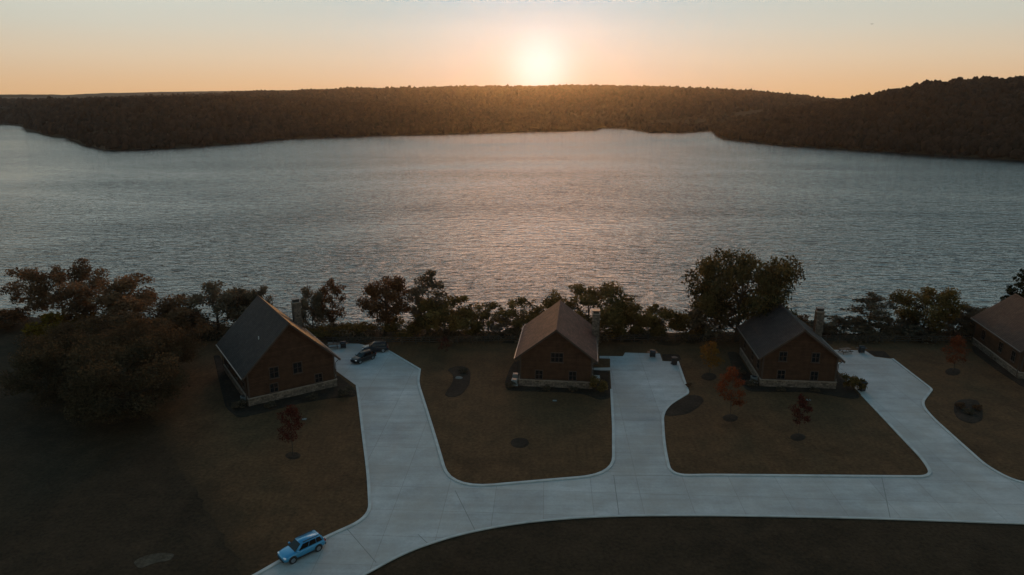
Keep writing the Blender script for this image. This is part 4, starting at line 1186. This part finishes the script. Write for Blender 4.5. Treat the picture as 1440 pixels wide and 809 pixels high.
# ------------------------------------------------------------------ fence along the bank
M_FENCE = mat('weathered_fence_wood', (0.055, 0.042, 0.032), 0.9, noise=(4.0, 0.25))
fence = empty('post_and_rail_fence', (0, 0, 0))
tag(fence, 'long dark wooden post and rail fence along the lake bank', 'fence')
FX = np.arange(-36, 100.1, 2.4)
FYf = lambda x: 113.2 + 0.006 * (x - 20) + 0.5 * math.sin(x / 17.0)
bm = bmesh.new(); bx(bm, -0.07, 0.07, -0.07, 0.07, -0.1, 1.35, bevel=0.015)
pm = bpy.data.meshes.new('post'); bm.to_mesh(pm); bm.free(); pm.materials.append(M_FENCE)
for x in FX:
    o = bpy.data.objects.new('post', pm); COL.objects.link(o); o.parent = fence; o.location = (x, FYf(x), float(ground_z(np.array([x]), np.array([FYf(x)]))[0]))
for z in (0.40, 0.78, 1.16):
    V, F = [], []
    for x in FX:
        y = FYf(x) - 0.095; V += [(x, y, z), (x, y, z + 0.13), (x, y + 0.045 - 0.07, z + 0.13), (x, y + 0.045 - 0.07, z)]
    for i in range(len(FX) - 1):
        for k in range(4): F.append((4 * i + k, 4 * i + (k + 1) % 4, 4 * i + 4 + (k + 1) % 4, 4 * i + 4 + k))
    F.append((3, 2, 1, 0)); e = 4 * (len(FX) - 1); F.append((e, e + 1, e + 2, e + 3))
    o = mesh_obj('rail', V, F, M_FENCE, fence)
    bm = bmesh.new(); bm.from_mesh(o.data); bmesh.ops.recalc_face_normals(bm, faces=bm.faces); bm.to_mesh(o.data); bm.free()

# ------------------------------------------------------------------ small things on the pads and lawns
M_COVER = mat('dark_cover', (0.018, 0.017, 0.017), 0.7, noise=(3.0, 0.2))
M_METAL = mat('dark_metal', (0.03, 0.03, 0.032), 0.4, metal=0.7)
M_WOODT = mat('brown_table_wood', (0.095, 0.06, 0.04), 0.8, noise=(4.0, 0.2))
M_PALE = mat('pale_plastic', (0.20, 0.20, 0.19), 0.6)
M_ROCK = mat('pale_rock', (0.16, 0.145, 0.13), 0.95, noise=(3.0, 0.25), bump=(4.0, 0.6, 0.05))
def grill(px, py, rz, label):
    b = at(px, py, 0.012)
    r = empty('barbecue_grill', b, rz); tag(r, label, 'grill', 'barbecue grills on the pads')
    bm = bmesh.new(); bx(bm, -.45, .45, -.3, .3, 0.12, 0.82, bevel=0.03); bm_obj('cabinet', bm, M_COVER, r)
    bm = bmesh.new(); prism(bm, [(-.32, .82), (.32, .82), (.30, 1.05), (.14, 1.2), (-.14, 1.2), (-.30, 1.05)], 'x', -.45, .45); hd = bm_obj('hood', bm, M_METAL, r)
    bm = bmesh.new(); tube(bm, [(-.3, -.36, 1.0), (.3, -.36, 1.0)], 0.02); bm_obj('handle', bm, M_RIM, hd)
    for s in (-1, 1): box('side_shelf', (*sorted((s * .455, s * .85)), -.26, .26, .78, .83), M_METAL, r)
    for sx in (-1, 1):
        for sy in (-1, 1): box('leg', (sx * .38 - .03, sx * .38 + .03, sy * .24 - .03, sy * .24 + .03, 0, 0.118), M_METAL, r)
grill(483, 489.5, 0.2, 'black barbecue grill at the lake end of the left parking pad')
grill(917.5, 502, -0.1, 'black barbecue grill at the head of the middle driveway')
grill(1211, 496, -0.1, 'black barbecue grill at the head of the right driveway')
def bin_(px, py, label, h=1.25):
    b = at(px, py, 0.012)
    r = empty('wheeled_bin', b, 0.2); tag(r, label, 'bin', 'black wheeled bins')
    bm = bmesh.new()
    g_ = bmesh.ops.create_cone(bm, cap_ends=True, segments=4, radius1=.44, radius2=.56, depth=h - .1, matrix=Matrix.Translation((0, 0, (h - .1) / 2 + .06)) @ Matrix.Rotation(math.pi / 4, 4, 'Z'))
    bm_obj('container', bm, M_COVER, r)
    bm = bmesh.new(); bx(bm, -.44, .44, -.46, .44, h - .035, h + .05, bevel=0.03); bm_obj('lid', bm, M_COVER, r)
    for s in (-1, 1):
        bm = bmesh.new(); bmesh.ops.create_cone(bm, cap_ends=True, segments=14, radius1=.12, radius2=.12, depth=.06, matrix=Matrix.Translation((s * .37, .36, .12)) @ Matrix.Rotation(math.pi / 2, 4, 'Y')); bm_obj('wheel', bm, M_TYRE, r)
    bm = bmesh.new(); tube(bm, [(-.32, .47, h - .1), (.32, .47, h - .1)], 0.025); bm_obj('handle', bm, M_COVER, r)
bin_(1212, 550, 'black wheeled bin standing on the near corner of the right pad', 1.45)
bin_(948, 513, 'black wheeled bin at the top right corner of the middle pad')
def table(px, py, label):
    b = at(px, py, 0.012)
    r = empty('picnic_table', b, 0.3); tag(r, label, 'picnic table', 'picnic tables on the pads')
    box('tabletop', (-.95, .95, -.4, .4, .72, .78), M_WOODT, r)
    for s in (-1, 1):
        box('bench', (-.95, .95, *sorted((s * .58, s * .86)), .42, .47), M_WOODT, r)
        bm = bmesh.new()
        bx(bm, s * .7 - .04, s * .7 + .04, -.84, .84, .34, .418)
        tube(bm, [(s * .78, -.62, 0), (s * .78, -.18, .718)], .045, 4); tube(bm, [(s * .78, .62, 0), (s * .78, .18, .718)], .045, 4)
        bm_obj('trestle', bm, M_WOODT, r)
table(468, 490, 'picnic table half hidden by the corner of the large left house')
table(1188, 496.5, 'picnic table behind the oak house on the right driveway pad')
def outdoor_unit(px, py, rz, label):
    b = at(px, py, 0.08)
    r = empty('air_conditioner', b, rz); tag(r, label, 'air conditioner', 'outdoor units beside the houses')
    box('casing', (-.45, .45, -.42, .42, .06, .86), M_PALE, r, 0.03)
    bm = bmesh.new(); bmesh.ops.create_cone(bm, cap_ends=True, segments=20, radius1=.36, radius2=.36, depth=.03, matrix=Matrix.Translation((0, 0, .878))); bm_obj('fan_grille', bm, M_METAL, r)
    for x in (-.458, .452):
        box('side_grille', (x, x + .006, -.36, .36, .14, .78), M_METAL, r)
    box('base_slab', (-.55, .55, -.5, .5, -.06, .058), M_KERB, r)
outdoor_unit(723.5, 541, R(-6), 'pale outdoor unit at the left wall of the middle house, the nearer of two')
outdoor_unit(725.5, 533, R(-6), 'pale outdoor unit at the left wall of the middle house, the farther of two')
outdoor_unit(1060, 537, R(-6), 'pale outdoor unit at the left wall of the oak house')
outdoor_unit(344, 565, R(34), 'pale outdoor unit at the near corner of the large left house')
def cover(px, py, label):
    b = at(px, py, 0.004)
    r = empty('utility_cover', b); tag(r, label, 'utility cover', 'pale utility covers in the lawns')
    bm = bmesh.new(); bx(bm, -.27, .27, -.2, .2, -.02, .09, bevel=0.03); bm_obj('lid', bm, M_PALE, r)
    bm = bmesh.new(); bx(bm, -.31, .31, -.24, .24, -.03, .05, bevel=0.015); bm_obj('rim', bm, M_COVER, r)
cover(780, 564, 'small pale utility cover in the lawn in front of the middle house')
cover(428, 590, 'small pale utility cover in the lawn in front of the left house')
cover(1137, 563, 'small pale utility cover in the lawn in front of the oak house')
def rock(px, py, s, label):
    b = at(px, py, 0.05)
    g = np.random.default_rng(int(px))
    V, F = ico(2)
    V0 = V * (1 + g.normal(0, .09, (len(V), 1))) * np.array([s, s * .75, s * .5])
    o = bpy.data.objects.new('rock', np_mesh('rock', V0, F, M_ROCK)); COL.objects.link(o); o.location = b
    tag(o, label, 'rock')
rock(645, 532, 0.6, 'pale rock in the kidney shaped mulch bed')
# a bird high over the lake
bm = bmesh.new()
bmesh.ops.create_uvsphere(bm, u_segments=10, v_segments=8, radius=1.0, matrix=Matrix.Diagonal((0.05, 0.17, 0.05, 1)))
for s in (-1, 1):
    prof = [(0.0, 0.07, 0.0), (s * .16, .09, .07), (s * .36, -.02, .03), (s * .17, -.02, .06), (0.0, -.06, 0.0)]
    up = [bm.verts.new(Vector(p) + Vector((0, 0, .012))) for p in prof]; lo = [bm.verts.new(Vector(p)) for p in prof]
    bm.faces.new(up); bm.faces.new(lo[::-1])
    for i in range(5): bm.faces.new((up[i], lo[i], lo[(i + 1) % 5], up[(i + 1) % 5]))
bmesh.ops.recalc_face_normals(bm, faces=bm.faces)
bird = bm_obj('bird', bm, mat('bird_plumage', (0.04, 0.035, 0.03), 0.8))
bird.location = atd(1226, 34, 130)
tag(bird, 'tiny dark bird alone in the sky at upper right', 'bird')
for o in bpy.data.objects:
    for k in ('_w', '_l'):
        if k in o: del o[k]
